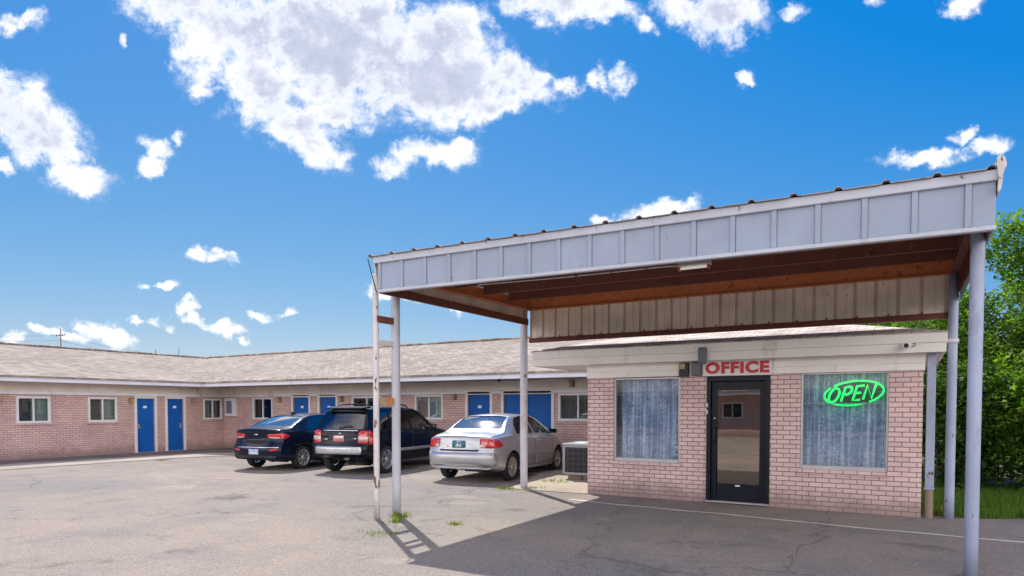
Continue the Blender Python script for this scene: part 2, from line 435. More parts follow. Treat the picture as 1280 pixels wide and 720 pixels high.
def sky_uv(px, py):
    """picture position of a cloud -> gnomonic sky coordinates about the street axis"""
    l = (px - 640) / F_PX; u = -(py - 360 - SY) / F_PX
    d = math.cos(PITCH) + math.sin(PITCH) * u; z = -math.sin(PITCH) + math.cos(PITCH) * u
    return l / d, z / d
CL = [  # px, py, rx, ry, angle, weight
    (230, 2, 95, 40, 18, 1.05), (300, 40, 105, 52, 22, 1.2), (420, 62, 125, 70, 12, 1.4), (545, 95, 120, 56, 8, 1.35), (450, 20, 80, 36, 0, 1.1), (560, 48, 72, 46, 22, 1.15), (500, 18, 22, 20, 0, .5),
    (325, 112, 66, 44, 42, 1.15), (372, 158, 58, 34, 25, 1.1), (405, 188, 38, 20, 8, 1.0), (425, 145, 52, 26, -8, .9), (640, 100, 62, 34, 18, 1), (712, 106, 24, 16, 0, .95),
    (600, 140, 62, 22, -5, .95), (250, 75, 36, 34, 40, .8), 
    (500, 200, 30, 15, -10, .95), (550, 186, 50, 17, 0, 1),
    (20, 130, 62, 38, 20, 1.1), (48, 165, 66, 40, 25, 1.15), (98, 218, 46, 22, 12, 1), (8, 206, 16, 11, 0, .9), 
    (12, 36, 22, 13, -10, .95), (38, 26, 14, 13, -20, .95), (148, 51, 8, 8, 0, .75), (252, 112, 16, 10, 0, .85), 
    (205, 178, 26, 13, 10, .95), (195, 202, 25, 13, -10, .95), (231, 164, 12, 11, 0, .95), 
    (705, 6, 92, 22, 5, 1.1), (802, 27, 24, 10, 15, .85), (776, 98, 20, 15, 10, .85), (748, 90, 12, 16, 0, .7), (905, 22, 52, 34, 15, .98), (860, 8, 40, 18, 0, .85), (995, 16, 24, 11, -12, .92), 
    (938, 97, 14, 9, 0, .95), (1100, 4, 16, 8, 0, .75), (1205, 4, 20, 8, 0, .8), (1152, 198, 58, 11, -8, 1), (1228, 186, 30, 10, -3, .95), (1197, 172, 20, 6, -4, .9),
    (252, 316, 16, 10, 4, .95), (272, 320, 18, 7, 4, .9), (55, 418, 22, 7, 3, .9), (84, 420, 26, 7, 3, .95), (118, 411, 24, 12, 15, .98), (146, 421, 32, 10, 18, .95), (230, 386, 9, 10, 40, .85), (250, 402, 26, 6, 30, .9), (282, 408, 30, 8, 4, .95),
    (312, 424, 10, 4, 0, .8), 
    (327, 390, 20, 7, 5, .95), (186, 354, 12, 4, 5, .8), (209, 356, 12, 4, 0, .8), (364, 389, 12, 5, 5, .85),  (168, 399, 11, 4, 8, .8), (193, 399, 12, 4, 8, .8), (216, 406, 12, 5, 10, .75),
    (825, 263, 48, 13, -6, 1), (760, 272, 22, 6, -5, .8), (14, 428, 20, 7, 0, .9), (482, 370, 18, 8, 0, .8), (548, 386, 36, 5, 12, .8), (520, 378, 30, 6, 8, .8), 
]
def build_world():
    w = bpy.data.worlds.new('World'); sc.world = w; w.use_nodes = True
    t = NT(w.node_tree); bg = t.n['Background']
    sky = t.n.new('ShaderNodeTexSky'); sky.sky_type = 'NISHITA'; sky.sun_disc = False
    sky.sun_elevation = EL; sky.sun_rotation = math.atan2(SUNV.x, SUNV.y); sky.air_density = 1.15; sky.dust_density = .35; sky.ozone_density = 3.0; sky.altitude = 300
    # the deep polarised blue of the photograph: the sky's own gradient with its red and green held back
    g = t.vmath('MULTIPLY', sky.outputs[0], (.36, .272, .080)); g = t.vmath('ADD', g, (-.67, .06, 2.27))
    col = t.vmath('MINIMUM', t.vmath('MAXIMUM', g, (.03, .3, .6)), (1.9, 2.6, 3.2))
    d = t.n.new('ShaderNodeTexCoord').outputs['Generated']
    rx = Vector((math.cos(YAW), math.sin(YAW), 0)); fx = Vector((-math.sin(YAW), math.cos(YAW), 0))
    a = t.vmath('DOT_PRODUCT', d, tuple(rx), 1); b = t.vmath('DOT_PRODUCT', d, tuple(fx), 1); z = t.sep(d)[2]
    front = t.ramp(b, .05, .2)
    bb = t.math('MAXIMUM', b, .05)
    uv = t.comb(t.math('DIVIDE', a, bb), t.math('DIVIDE', z, bb))
    n1, c1 = t.noise(uv, 9, 4, .6); n2, c2 = t.noise(uv, 34, 5, .65)
    wp = t.vmath('ADD', uv, t.vmath('MULTIPLY', t.vmath('SUBTRACT', c1, (.5, .5, .5)), (.10, .075, 0)))
    wp = t.vmath('ADD', wp, t.vmath('MULTIPLY', t.vmath('SUBTRACT', c2, (.5, .5, .5)), (.030, .024, 0)))
    field = None; soft = None
    for (px, py, rx_, ry_, an, wt) in sorted(CL, key=lambda c: -c[2] * c[3]):
        u, v = sky_uv(px, py)
        mp = t.n.new('ShaderNodeMapping'); mp.vector_type = 'TEXTURE'
        t.l.new(wp, mp.inputs[0]); mp.inputs[1].default_value = (u, v, 0); mp.inputs[2].default_value = (0, 0, -R(an)); mp.inputs[3].default_value = (rx_ * 1.10 / F_PX, (ry_ * 1.12 + 1.5) / F_PX, 1)
        r2 = t.vmath('DOT_PRODUCT', mp.outputs[0], mp.outputs[0], 1)
        e = t.math('MULTIPLY_ADD', r2, -wt, wt)
        field = e if field is None else t.math('MAXIMUM', field, e)
        if rx_ * ry_ > 1200: soft = field          # the big clouds come first
    n3, _ = t.noise(uv, 21, 10, .66, .25)
    n4, _ = t.noise(uv, 85, 6, .7)
    n7 = n2
    den = t.math('ADD', t.math('MULTIPLY_ADD', n3, 2.6, -1.42), field)
    den = t.math('ADD', den, t.math('MULTIPLY_ADD', n4, .55, -.275))
    al = t.math('MULTIPLY', t.math('MAXIMUM', t.math('POWER', t.ramp(den, -.12, .85), 1.15), t.math('MULTIPLY', t.ramp(den, -.45, .5), t.ramp(n7, .42, .7, 0, .45))), front)
    # thick middles of the big clouds go grey, their rims stay bright
    n5, _ = t.noise(uv, 5.5, 5, .6, .4)
    th = t.math('MULTIPLY_ADD', soft, 1.75, t.math('MULTIPLY_ADD', n5, 3.6, -1.8))
    th = t.math('ADD', th, t.math('MULTIPLY_ADD', n3, 1.3, -.65))
    th = t.math('ADD', th, t.math('MULTIPLY_ADD', n4, .35, -.175))
    CW, CG = CLOUD_W, CLOUD_G
    rim = t.ramp(den, .35, 1.25)
    cc = t.mix(t.math('MULTIPLY', t.ramp(th, .2, 1.5), rim), CW, (3.15, 3.3, 3.8))
    cc = t.mix(t.math('MULTIPLY', t.math('MULTIPLY', t.ramp(th, .9, 2.2), rim), t.ramp(n7, .3, .7, .65, 1.0)), cc, CG)
    # unseen cloud added behind the camera, overbright to fill the shaded walls
    zz = t.math('MAXIMUM', z, .06)
    xy = t.sep(d)
    p = t.comb(t.math('DIVIDE', xy[0], zz), t.math('DIVIDE', xy[1], zz))
    n6, _ = t.noise(p, .75, 8, .6)
    back = t.math('MULTIPLY', t.ramp(n6, .40, .56), t.math('SUBTRACT', 1.0, t.ramp(b, -.25, .05)))
    back = t.math('MULTIPLY', back, t.ramp(z, .015, .07))
    bz = t.ramp(z, .22, .6, 1.0, .32)      # added fill is strongest low behind the viewer, dimmer higher up
    col = t.mix(t.math('MULTIPLY', back, .92), col, t.vmath('MULTIPLY', t.mix(t.ramp(n6, .62, .8), CLOUD_FILL, CG), t.comb(bz, bz, bz)))
    col = t.mix(al, col, cc)
    t.l.new(col, bg.inputs[0]); bg.inputs[1].default_value = .15
CLOUD_W, CLOUD_G, CLOUD_FILL = (4.3, 4.3, 4.4), (2.0, 2.2, 2.85), (20.0, 18.6, 17.6)
EXPOSURE = .87
build_world()

# ------------------------------------------------------------------ the ground
XW, YM, YO = -24.83, 17.78, 12.05          # left wing wall, main wing wall, office wall
g = MB().face([(-400, -400, 0), (400, -400, 0), (400, 400, 0), (-400, 400, 0)]).build('ground', M['ground']); struct(g)
mb = MB()
def slab(poly, z, th=.0):
    mb.prism(poly, lambda a, b: (a, b, -.1), lambda a, b: (a, b, z))
slab([(XW + .001, -3), (XW + 3.5, -3), (XW + 3.55, 13.6), (XW + 3.8, 14.4), (XW + 4.6, 14.85), (XW + 6, 14.95), (-5.6, 15.05), (-5.6, YM - .001), (XW + .001, YM - .001)], .022)
struct(mb.build('walkway', M['concrete']))
mb = MB(); mb.prism([(XW + .002, -3), (XW + 1.3, -3), (XW + 1.55, 10), (XW + 1.9, 15.2), (XW + 3, 16.0), (-6, 16.1), (-6, YM - .002), (XW + .002, YM - .002)], lambda a, b: (a, b, .0225), lambda a, b: (a, b, .03)); struct(mb.build('walkway_shade', M['walk_shade']))  # shade along the wall foot, painted as a darker strip on the walkway
mb = MB(); slab([(-7.25, 11.95), (-5.475, 11.95), (-5.475, 15.04), (-8.2, 15.04), (-7.6, 13.4)], .018); struct(mb.build('concrete_pad', M['pad']))
# lawn soil beside the office
mb = MB(); slab([(.19, 12.55), (.6, 12.3), (1.6, 12.75), (6, 13.2), (30, 13.2), (30, 60), (-2.5, 60), (-2.5, 18), (.19, 16)], .012); struct(mb.build('lawn', M['soil']))
# worn line along the office front
mb = MB(); pts = []
for i in range(90):
    tt = i / 89; x = -5.42 + tt * 11.5
    y = 11.10 - .098 * (x + 5.4) + .025 * math.sin(x * 1.9) + .018 * math.sin(x * 4.7 + 1) + (.05 if x > .5 else 0) * min(1, (x - .5))
    w = .034 + .008 * math.sin(x * 7)
    pts.append((x, y, w))
for (x0, y0, w0), (x1, y1, w1) in zip(pts, pts[1:]):
    mb.face([(x0, y0 - w0, .004), (x1, y1 - w1, .004), (x1, y1 + w1, .004), (x0, y0 + w0, .004)])
struct(mb.build('painted_line', M['line'], weld=True))

# ------------------------------------------------------------------ walls with openings
def wall_grid(mb, axis, pos, u0, u1, z0, z1, holes, depth, sgn):
    """a wall sheet facing the lot; holes (u0,u1,z0,z1) get reveals `depth` deep; axis 'x' = wall runs along x"""
    us = sorted(set([u0, u1] + [h[0] for h in holes] + [h[1] for h in holes])); zs = sorted(set([z0, z1] + [h[2] for h in holes] + [h[3] for h in holes]))
    us = [u for u in us if u0 <= u <= u1]; zs = [z for z in zs if z0 <= z <= z1]
    P = (lambda u, z, d=0: (u, pos + sgn * d, z)) if axis == 'x' else (lambda u, z, d=0: (pos + sgn * d, u, z))
    for off in (0, depth):
        for a, b in zip(us, us[1:]):
            for c, d in zip(zs, zs[1:]):
                if any(h[0] - 1e-6 <= a and b <= h[1] + 1e-6 and h[2] - 1e-6 <= c and d <= h[3] + 1e-6 for h in holes): continue
                mb.face([P(a, c, off), P(b, c, off), P(b, d, off), P(a, d, off)])
    for (a, b, c, d) in holes:
        for (p, q) in (((a, c), (b, c)), ((b, c), (b, d)), ((b, d), (a, d)), ((a, d), (a, c))):
            mb.face([P(*p), P(*q), P(*q, depth), P(*p, depth)])
    return P

def pbox(mb, axis, pos, sgn, u0, u1, z0, z1, d0, d1, mi=0):
    a, b = pos + sgn * d0, pos + sgn * d1
    if axis == 'x': mb.box(u0, u1, min(a, b), max(a, b), z0, z1, mi)
    else: mb.box(min(a, b), max(a, b), u0, u1, z0, z1, mi)

def curtain_mesh(axis, pos, sgn, u0, u1, z0, z1, d, amp=.02, wl=.09, seed=0):
    mb = MB(); n = max(8, int((u1 - u0) / .018)); vs = []
    rr = random.Random(seed); ph = [rr.uniform(0, 6) for _ in range(3)]
    for i in range(n + 1):
        u = u0 + (u1 - u0) * i / n
        for z, k in ((z1, .7), ((z0 + z1) / 2, 1), (z0, 1.2)):
            dd = d + amp * k * (math.sin(u * 2 * math.pi / wl + ph[0]) + .5 * math.sin(u * 2 * math.pi / (wl * 2.3) + ph[1] + z))
            vs.append((u, pos + sgn * dd, z) if axis == 'x' else (pos + sgn * dd, u, z))
    fs = []
    for i in range(n):
        for k in range(2): fs.append((i * 3 + k, i * 3 + 3 + k, i * 3 + 4 + k, i * 3 + 1 + k))
    return mb.mesh(vs, fs, 0, True)

def motel_window(b, axis, pos, sgn, u0, u1, z0, z1, lab=None, seed=0, curtain='half'):
    """white sliding window: frame with mullion > pane, curtain, sill"""
    w = .06; mb = MB(); um = (u0 + u1) / 2
    P = lambda *a: pbox(mb, axis, pos, sgn, *a)
    P(u0 - .01, u0 + w, z0 - .01, z1 + .01, -.03, .07); P(u1 - w, u1 + .01, z0 - .01, z1 + .01, -.03, .07)
    P(u0 + w, u1 - w, z0 - .01, z0 + w, -.028, .07); P(u0 + w, u1 - w, z1 - w, z1 + .01, -.028, .07)
    P(um - .025, um + .025, z0 + w, z1 - w, -.015, .06)
    fr = mb.build('window', M['winframe'], b, bevel=.006)
    if lab: fr['label'] = lab
    mb = MB(); pbox(mb, axis, pos, sgn, u0 + w, um - .025, z0 + w, z1 - w, .03, .036); pbox(mb, axis, pos, sgn, um + .025, u1 - w, z0 + w, z1 - w, .015, .021)
    mb.build('pane', M['pane'], fr)
    mb = MB(); pbox(mb, axis, pos, sgn, u0 - .06, u1 + .06, z0 - .09, z0 - .012, -.045, .02); mb.build('sill', M['brick_x' if axis == 'x' else 'brick_y'], fr, bevel=.006)
    if curtain in ('half', 'both'):
        curtain_mesh(axis, pos, sgn, um - .03, u1 - .03, z0 + .03, z1 - .03, .15, seed=seed).build('curtain', M['curtain'], fr)
    if curtain in ('both', 'dark', 'half'):
        curtain_mesh(axis, pos, sgn, u0 + .03, um + .02 if curtain != 'dark' else u1 - .03, z0 + .03, z1 - .03, .17, seed=seed + 5).build('curtain', M['curtain_dark'], fr)
    return fr

def motel_door(b, axis, pos, sgn, u0, u1, z0, z1, hinge_right=True, leaves=1, plate=True, lab=None):
    mb = MB(); pbox(mb, axis, pos, sgn, u0, u1, z0 + .015, z1, .06, .10)
    if leaves == 2:
        um = (u0 + u1) / 2; mb = MB(); pbox(mb, axis, pos, sgn, u0, um - .004, z0 + .015, z1, .06, .10); pbox(mb, axis, pos, sgn, um + .004, u1, z0 + .015, z1, .063, .10)
    d = mb.build('door', M['blue'], b, bevel=.004)
    if lab: d['label'] = lab
    w = .10; mb = MB(); P = lambda *a: pbox(mb, axis, pos, sgn, *a)
    P(u0 - w, u0 - .002, z0, z1 + w, -.025, .11); P(u1 + .002, u1 + w, z0, z1 + w, -.025, .11); P(u0 - .002, u1 + .002, z1 + .003, z1 + w, -.022, .11)
    mb.build('door_frame', M['winframe'], d, bevel=.006)
    ux = u1 - .09 if hinge_right else u0 + .09; s_ = -1 if hinge_right else 1
    mb = MB(); pbox(mb, axis, pos, sgn, ux - .025, ux + .025, .92, 1.10, .05, .06)
    p0 = [(ux, pos + sgn * .055, .98), (ux, pos + sgn * .0, .98), (ux + s_ * .1, pos - sgn * .0, .98)]
    if axis == 'y': p0 = [(q[1], q[0], q[2]) for q in p0]
    mb.path(p0, .013, 8); mb.build('door_handle', M['steel'], d)
    if plate:
        uc = (u0 + u1) / 2; mb = MB(); pbox(mb, axis, pos, sgn, uc - .07, uc + .07, 1.70, 1.79, .052, .06); mb.build('number_plate', M['plate_white'], d, bevel=.003)
    mb = MB(); pbox(mb, axis, pos, sgn, u0 - .002, u1 + .002, z0 - .001, z0 + .013, .0, .10); mb.build('threshold', M['alu'], d)
    return d

# ------------------------------------------------------------------ the motel
EX, EY, EZ0, EZ1 = XW + .8, YM - 1.5, 2.54, 2.70
RX, RZL = -30.6, 4.21; RY, RZM = 21.2, 4.25
BT = 2.17
motel = thing('motel_building', 'long low L-shaped motel of pink brick with blue doors under shingle roofs', 'building', (-16, 21, 0))
lwin = [(10.22, 11.2, 1.22, 2.08), (12.41, 13.39, 1.22, 2.08), (16.86, 17.70, 1.25, 2.08), (6.9, 7.9, 1.22, 2.08), (1.8, 2.8, 1.22, 2.08)]
ldoor = [(14.13, 14.80, .03, 2.06), (15.32, 15.98, .03, 2.06), (8.2, 9.0, .03, 2.06), (3.2, 4.0, .03, 2.06)]
mwin = [(-22.93, -21.74, 1.26, 2.12), (-17.44, -16.01, 1.28, 2.12), (-14.5, -13.32, 1.33, 2.14), (-9.02, -7.75, 1.33, 2.14)]
mdoor = [(-20.55, -19.69, .03, 2.11), (-19.10, -18.26, .03, 2.11), (-12.32, -11.47, .03, 2.13), (-10.95, -9.27, .03, 2.13)]
mb = MB(); wall_grid(mb, 'y', XW, -4, YM, 0, BT, [tuple(h) for h in lwin + ldoor], .2, -1); mb.build('wall', M['brick_y'], motel)
mb = MB(); wall_grid(mb, 'x', YM, XW, -3.2, 0, BT, [tuple(h) for h in mwin + mdoor], .2, 1); mb.build('wall', M['brick_x'], motel)
# outer walls
mb = MB(); mb.box(-34.2, -34.0, -4, 26, 0, 2.5); mb.build('wall', M['brick_y'], motel)
mb = MB(); mb.box(-33.99, -3.2, 25.6, 25.8, 0, 2.5); mb.build('wall', M['brick_x'], motel)
mb = MB(); mb.box(-33.99, XW - .21, -4.0, -3.8, 0, 2.5); mb.build('wall', M['brick_x'], motel)
mb = MB(); mb.box(-3.4, -3.2, YM + .21, 25.59, 0, 2.5); mb.build('wall', M['brick_y'], motel)
# frieze band and the white moulding under it
mb = MB(); mb.box(XW - .15, XW - .012, -4, YM + .012, BT + .001, EZ0 + .03); mb.build('frieze', M['frieze'], motel)
mb = MB(); mb.box(XW - .012, -3.2, YM + .012, YM + .15, BT + .001, EZ0 + .03); mb.build('frieze', M['frieze'], motel)
mb = MB(); mb.box(XW - .02, XW + .022, -4, YM - .023, BT - .012, BT + .085); mb.box(XW + .022, -3.2, YM - .022, YM + .02, BT - .012, BT + .085); mb.build('moulding', M['trim'], motel, bevel=.006)
mb = MB(); mb.box(XW - .02, EX - .02, -4, YM - .02, EZ0 + .02, EZ0 + .035); mb.box(EX - .02, -3.2, EY + .02, YM - .02, EZ0 + .02, EZ0 + .035); mb.build('soffit', M['soffit'], motel)
mb = MB(); mb.box(EX - .02, EX + .02, -4.4, EY - .021, EZ0, EZ1); mb.box(EX - .02, -2.9, EY - .02, EY + .02, EZ0, EZ1); mb.build('fascia', M['gutter'], motel, bevel=.006)
def roof_slope(mb, pts, th=.06):
    top = [Vector(p) for p in pts]; mb.mesh(top + [p - Vector((0, 0, th)) for p in top], [tuple(range(len(top))), tuple(range(len(top), 2 * len(top)))[::-1]] + [(i, (i + 1) % len(top), len(top) + (i + 1) % len(top), len(top) + i) for i in range(len(top))])
mb = MB()
sl = (RZL - EZ1 - .03) / (EX + .06 - RX)
zl = lambda x: RZL - sl * (x - RX)
roof_slope(mb, [(EX + .06, -4.5, zl(EX + .06)), (EX + .06, EY - .06, zl(EX + .06)), (EX + .06, 25, zl(EX + .06)), (RX, 25, RZL), (RX, -4.5, RZL)])
roof_slope(mb, [(RX, -4.5, RZL), (RX, 25, RZL), (RX - 5.6, 25, RZL - sl * 5.6), (RX - 5.6, -4.5, RZL - sl * 5.6)])
mb.prism([(XW - .01, EZ0), (RX, RZL - .09), (RX - 4.8, RZL - sl * 4.8 - .09), (RX - 4.8, EZ0)], lambda a, b: (a, -3.95, b), lambda a, b: (a, -3.85, b))
mb.build('roof', M['shingle_y'], motel)
mb = MB()
sm_ = (RZM - EZ1 - .03) / (RY - EY + .06)
zm = lambda y: RZM - sm_ * (RY - y)
roof_slope(mb, [(-31.6, EY - .06, zm(EY - .06)), (-2.8, EY - .06, zm(EY - .06)), (-2.8, RY, RZM), (-31.6, RY, RZM)])
roof_slope(mb, [(-31.6, RY, RZM), (-2.8, RY, RZM), (-2.8, 26.2, RZM - sm_ * 5), (-31.6, 26.2, RZM - sm_ * 5)])
mb.prism([(YM, EZ0), (RY, RZM - .09), (25.7, RZM - sm_ * 4.5 - .09), (25.7, EZ0)], lambda a, b: (-3.35, a, b), lambda a, b: (-3.25, a, b))
rf = mb.build('roof', M['shingle_x'], motel)
mb = MB()
for (x0, y0, z0, x1, y1, z1) in ((RX, -4.5, RZL + .012, RX, 22, RZL + .012), (-30.7, RY, RZM + .012, -2.8, RY, RZM + .012)):
    n = 40
    mb.path([(x0 + (x1 - x0) * i / n, y0 + (y1 - y0) * i / n, z0 + .02 + .012 * math.sin(i * 2.1)) for i in range(n + 1)], .05, 6)
mb.build('ridge_cap', M['shingle_x'], motel)
# interior floor and back partition
mb = MB(); mb.box(-33.9, XW - .21, -3.7, 25.5, .0, .02); mb.box(XW - .2, -3.5, YM + .21, 25.5, .0, .02); mb.build('floor', M['dark'], motel)
wl = ['leftmost window of the left wing with drawn pleated curtains', 'window between the plain wall and the first blue door', 'dark corner window where the two wings meet', None, None]
for i, h in enumerate(lwin): motel_window(motel, 'y', XW, -1, *h, seed=i, curtain='half' if i != 2 else 'dark')
for i, h in enumerate(mwin): motel_window(motel, 'x', YM, 1, *h, seed=10 + i, curtain='half' if i != 3 else 'dark')
for i, h in enumerate(ldoor): motel_door(motel, 'y', XW, -1, *h, hinge_right=bool(i % 2))
for i, h in enumerate(mdoor): motel_door(motel, 'x', YM, 1, *h, hinge_right=i % 2 == 0, leaves=2 if i == 3 else 1, plate=i != 3, lab='wide blue double door' if i == 3 else None)

def wall_lamp(axis, pos, sgn, u, z, label):
    """tan box lamp: bracket > , lens, cap"""
    loc = (u, pos - sgn * .0, z) if axis == 'x' else (pos, u, z)
    b = thing('wall_lamp', label, 'wall lamp', loc, group='tan lamps beside the blue doors')
    mb = MB(); pbox(mb, axis, pos, sgn, u - .09, u + .09, z - .10, z + .10, -.025, -.001); mb.build('back_plate', M['brass'], b, bevel=.005)
    mb = MB(); q = [(u - .075, -.03), (u + .075, -.03), (u + .055, -.13), (u - .055, -.13)]
    def f(zz, k):
        def g_(a, d):
            uu = u + (a - u) * k; vv = pos + sgn * d * (1 if k == 1 else .9)
            return (uu, vv, zz) if axis == 'x' else (vv, uu, zz)
        return g_
    mb.prism(q, f(z - .085, .8), f(z + .07, 1)); mb.build('lens', M['lampglass'], b, bevel=.006)
    mb = MB(); pbox(mb, axis, pos, sgn, u - .085, u + .085, z + .071, z + .095, -.15, -.026); mb.build('cap', M['brass'], b, bevel=.005)
wall_lamp('y', XW, -1, 13.90, 1.98, 'tan wall lamp left of the leftmost blue door in view')
wall_lamp('y', XW, -1, 16.38, 2.0, 'tan wall lamp between the corner window and the second blue door')
wall_lamp('y', XW, -1, 9.72, 1.98, 'tan wall lamp at the far left edge beside the leftmost window')
wall_lamp('x', YM, 1, -21.3, 2.02, 'tan wall lamp above the dark blue sedan, left of the two close-set blue doors')
wall_lamp('x', YM, 1, -17.95, 2.04, 'tan wall lamp above the black SUV, right of the two close-set blue doors')
wall_lamp('x', YM, 1, -12.85, 2.06, 'tan wall lamp above the silver sedan, left of the single blue door')
wall_lamp('x', YM, 1, -8.58, 2.42, 'tan lamp high on the frieze above the window next to the office')

# electricity meter box by the inner corner
b = thing('notice_box', 'white framed notice box on the brick near the inner corner', 'notice box', (-24.2, YM, 1.74))
mb = MB(); mb.box(-24.57, -23.9, YM - .12, YM - .001, 1.36, 2.12); mb.build('case', M['winframe'], b, bevel=.01)
mb = MB(); mb.box(-24.47, -24.12, YM - .126, YM - .121, 1.48, 2.0); mb.build('dark_panel', paint('notice_panel', (.16, .17, .24), .3, .3, 9), b)
b = thing('dome_camera', 'small black dome camera under the eave above the silver sedan', 'camera', (-10.2, EY + .25, 2.56))
mb = MB(); mb.lathe([(0, -.1), (.035, -.09), (.055, -.06), (.06, -.03), (.06, -.011)], 16, (-10.35, EY + .25, EZ0 + .03)); mb.build('dome', M['black'], b)
mb = MB(); mb.lathe([(0, -.0105), (.075, -.0105), (.075, 0)], 16, (-10.35, EY + .25, EZ0 + .0195)); mb.build('mount', M['trim'], b)

# far wing across the lot: seen only in the glass
far = thing('motel_wing', 'long brick motel wing across the lot, mirrored in the office door glass', 'building', (-8, -18, 0))
fh = [(-9.8 + k * 6.2, -8.6 + k * 6.2, 1.1, 2.05) for k in range(-2, 3)]
mb = MB(); wall_grid(mb, 'x', -17, -28, 12, 0, 2.5, fh, .2, -1); mb.build('wall', M['brick_x'], far)
mb = MB(); mb.box(-28, 12, -24, -23.8, 0, 2.5); mb.box(-28.2, -28.001, -24, -17, 0, 2.5); mb.box(12.001, 12.2, -24, -17, 0, 2.5); mb.build('wall', M['brick_y'], far)
mb = MB(); mb.box(-28.5, 12.5, -16.02, -15.98, 2.5, 2.72); mb.build('fascia', M['gutter'], far)
mb = MB(); mb.box(-28.4, 12.4, -17, -16.02, 2.51, 2.53); mb.build('soffit', M['soffit'], far)
mb = MB(); roof_slope(mb, [(-28.6, -15.9, 2.74), (12.6, -15.9, 2.74), (12.6, -20.5, 4.1), (-28.6, -20.5, 4.1)]); roof_slope(mb, [(-28.6, -20.5, 4.1), (12.6, -20.5, 4.1), (12.6, -25, 2.74), (-28.6, -25, 2.74)]); mb.build('roof', M['shingle_x'], far)
for h in fh: motel_window(far, 'x', -17, -1, *h, curtain='dark')

# ------------------------------------------------------------------ the office
OX0, OX1 = -5.47, .165
office = thing('office_building', 'small pink brick motel office with white siding and two curtained windows', 'building', (-2.6, 14, 0))
OH = [(-4.93, -3.63, .68, 2.285), (-1.58, -.29, .68, 2.30), (-3.14, -2.06, .02, 2.265)]
OBT = 2.285
holes = [(a, b_, c, min(d, OBT)) for a, b_, c, d in OH]
mb = MB(); wall_grid(mb, 'x', YO, OX0, OX1, 0, OBT, holes, .16, 1); mb.build('wall', M['obrick_x'], office)
mb = MB(); mb.box(OX0, OX0 + .16, YO + .161, 15.9, 0, OBT); mb.face([(OX0, YO, 0), (OX0, YO + .16, 0), (OX0, YO + .16, OBT), (OX0, YO, OBT)])
mb.box(OX1 - .16, OX1, YO + .161, 15.9, 0, OBT); mb.face([(OX1, YO, 0), (OX1, YO + .16, 0), (OX1, YO + .16, OBT), (OX1, YO, OBT)]); mb.build('wall', M['obrick_y'], office)
mb = MB(); mb.box(OX0 + .161, OX1 - .161, 15.74, 15.9, 0, OBT); mb.build('wall', M['obrick_x'], office)
# lap siding between brick and soffit
mb = MB()
SZ = [OBT + .002, OBT + .115, 2.551]
for k in range(2):
    z0, z1 = SZ[k], SZ[k + 1]
    mb.prism([(YO - .026, z0), (YO - .012, z1), (YO + .1, z1), (YO + .1, z0)], lambda a, c: (OX0 - .02, a, c), lambda a, c: (OX1 + .02, a, c))
for xs in ((OX0 - .02, OX0 + .1), (OX1 - .1, OX1 + .019)):
    mb.box(xs[0], xs[1], YO + .101, 15.9, SZ[0], SZ[2])
mb.build('siding', M['siding'], office, bevel=.003)
mb = MB()
for x in (-4.05, -2.0): mb.box(x - .002, x + .002, YO - .0275, YO - .015, SZ[1] + .01, SZ[2])
mb.build('siding_joint', M['frieze'], office)
FX0, FX1, FY0, FY1, FZ0, FZ1 = -6.545, .442, 11.75, 16.3, 2.536, 2.829
mb = MB(); FM = 2.679
mb.box(FX0, FX1, FY0, FY0 + .03, FZ0, FM); mb.box(FX0 - .012, FX1 + .012, FY0 - .014, FY0 + .03, FM + .002, FZ1)
mb.box(FX0, FX0 + .03, FY0 + .031, FY1, FZ0, FM); mb.box(FX0 - .012, FX0 + .03, FY0 + .031, FY1, FM + .002, FZ1)
mb.box(FX1 - .03, FX1, FY0 + .031, FY1, FZ0, FM); mb.box(FX1 - .03, FX1 + .012, FY0 + .031, FY1, FM + .002, FZ1)
mb.box(FX0, FX1, FY1 + .001, FY1 + .03, FZ0, FZ1); mb.build('fascia', M['siding'], office, bevel=.005)
mb = MB(); mb.box(FX0 + .031, FX1 - .031, FY0 + .031, FY1, FZ0 + .018, FZ0 + .03); mb.build('soffit', M['siding'], office)
mb = MB()
s_ = .235; hy = (FY1 - FY0) / 2; cy = (FY0 + FY1) / 2; rz = FZ1 + .02 + s_ * hy; e = .03
A = [(FX0 - e, FY0 - e, FZ1 + .012), (FX1 + e, FY0 - e, FZ1 + .012), (FX1 + e, FY1 + e, FZ1 + .012), (FX0 - e, FY1 + e, FZ1 + .012)]
r0, r1 = (FX0 + hy, cy, rz), (FX1 - hy, cy, rz)
roof_slope(mb, [A[0], A[1], r1, r0], .010); roof_slope(mb, [A[2], A[3], r0, r1], .03)
mb.build('roof', M['oshingle_x'], office)
mb = MB(); roof_slope(mb, [A[1], A[2], r1], .03); roof_slope(mb, [A[3], A[0], r0], .03); mb.build('roof', M['oshingle_y'], office)
# room inside
mb = MB(); mb.box(OX0 + .162, OX1 - .162, YO + .162, 15.73, .002, .02); mb.build('floor', M['wood'], office)
mb = MB(); mb.box(OX0 + .162, OX1 - .162, YO + .162, 15.73, 2.42, 2.45); mb.build('ceiling', M['interior'], office)
mb = MB(); mb.box(OX0 + .165, OX1 - .165, 14.6, 14.68, .021, 2.42); mb.build('partition', M['interior'], office)
mb = MB(); mb.box(-3.9, -1.2, 13.7, 14.3, .021, 1.0); mb.box(-3.95, -1.15, 13.62, 14.35, 1.0, 1.05); mb.build('counter', M['wood'], office, bevel=.01)
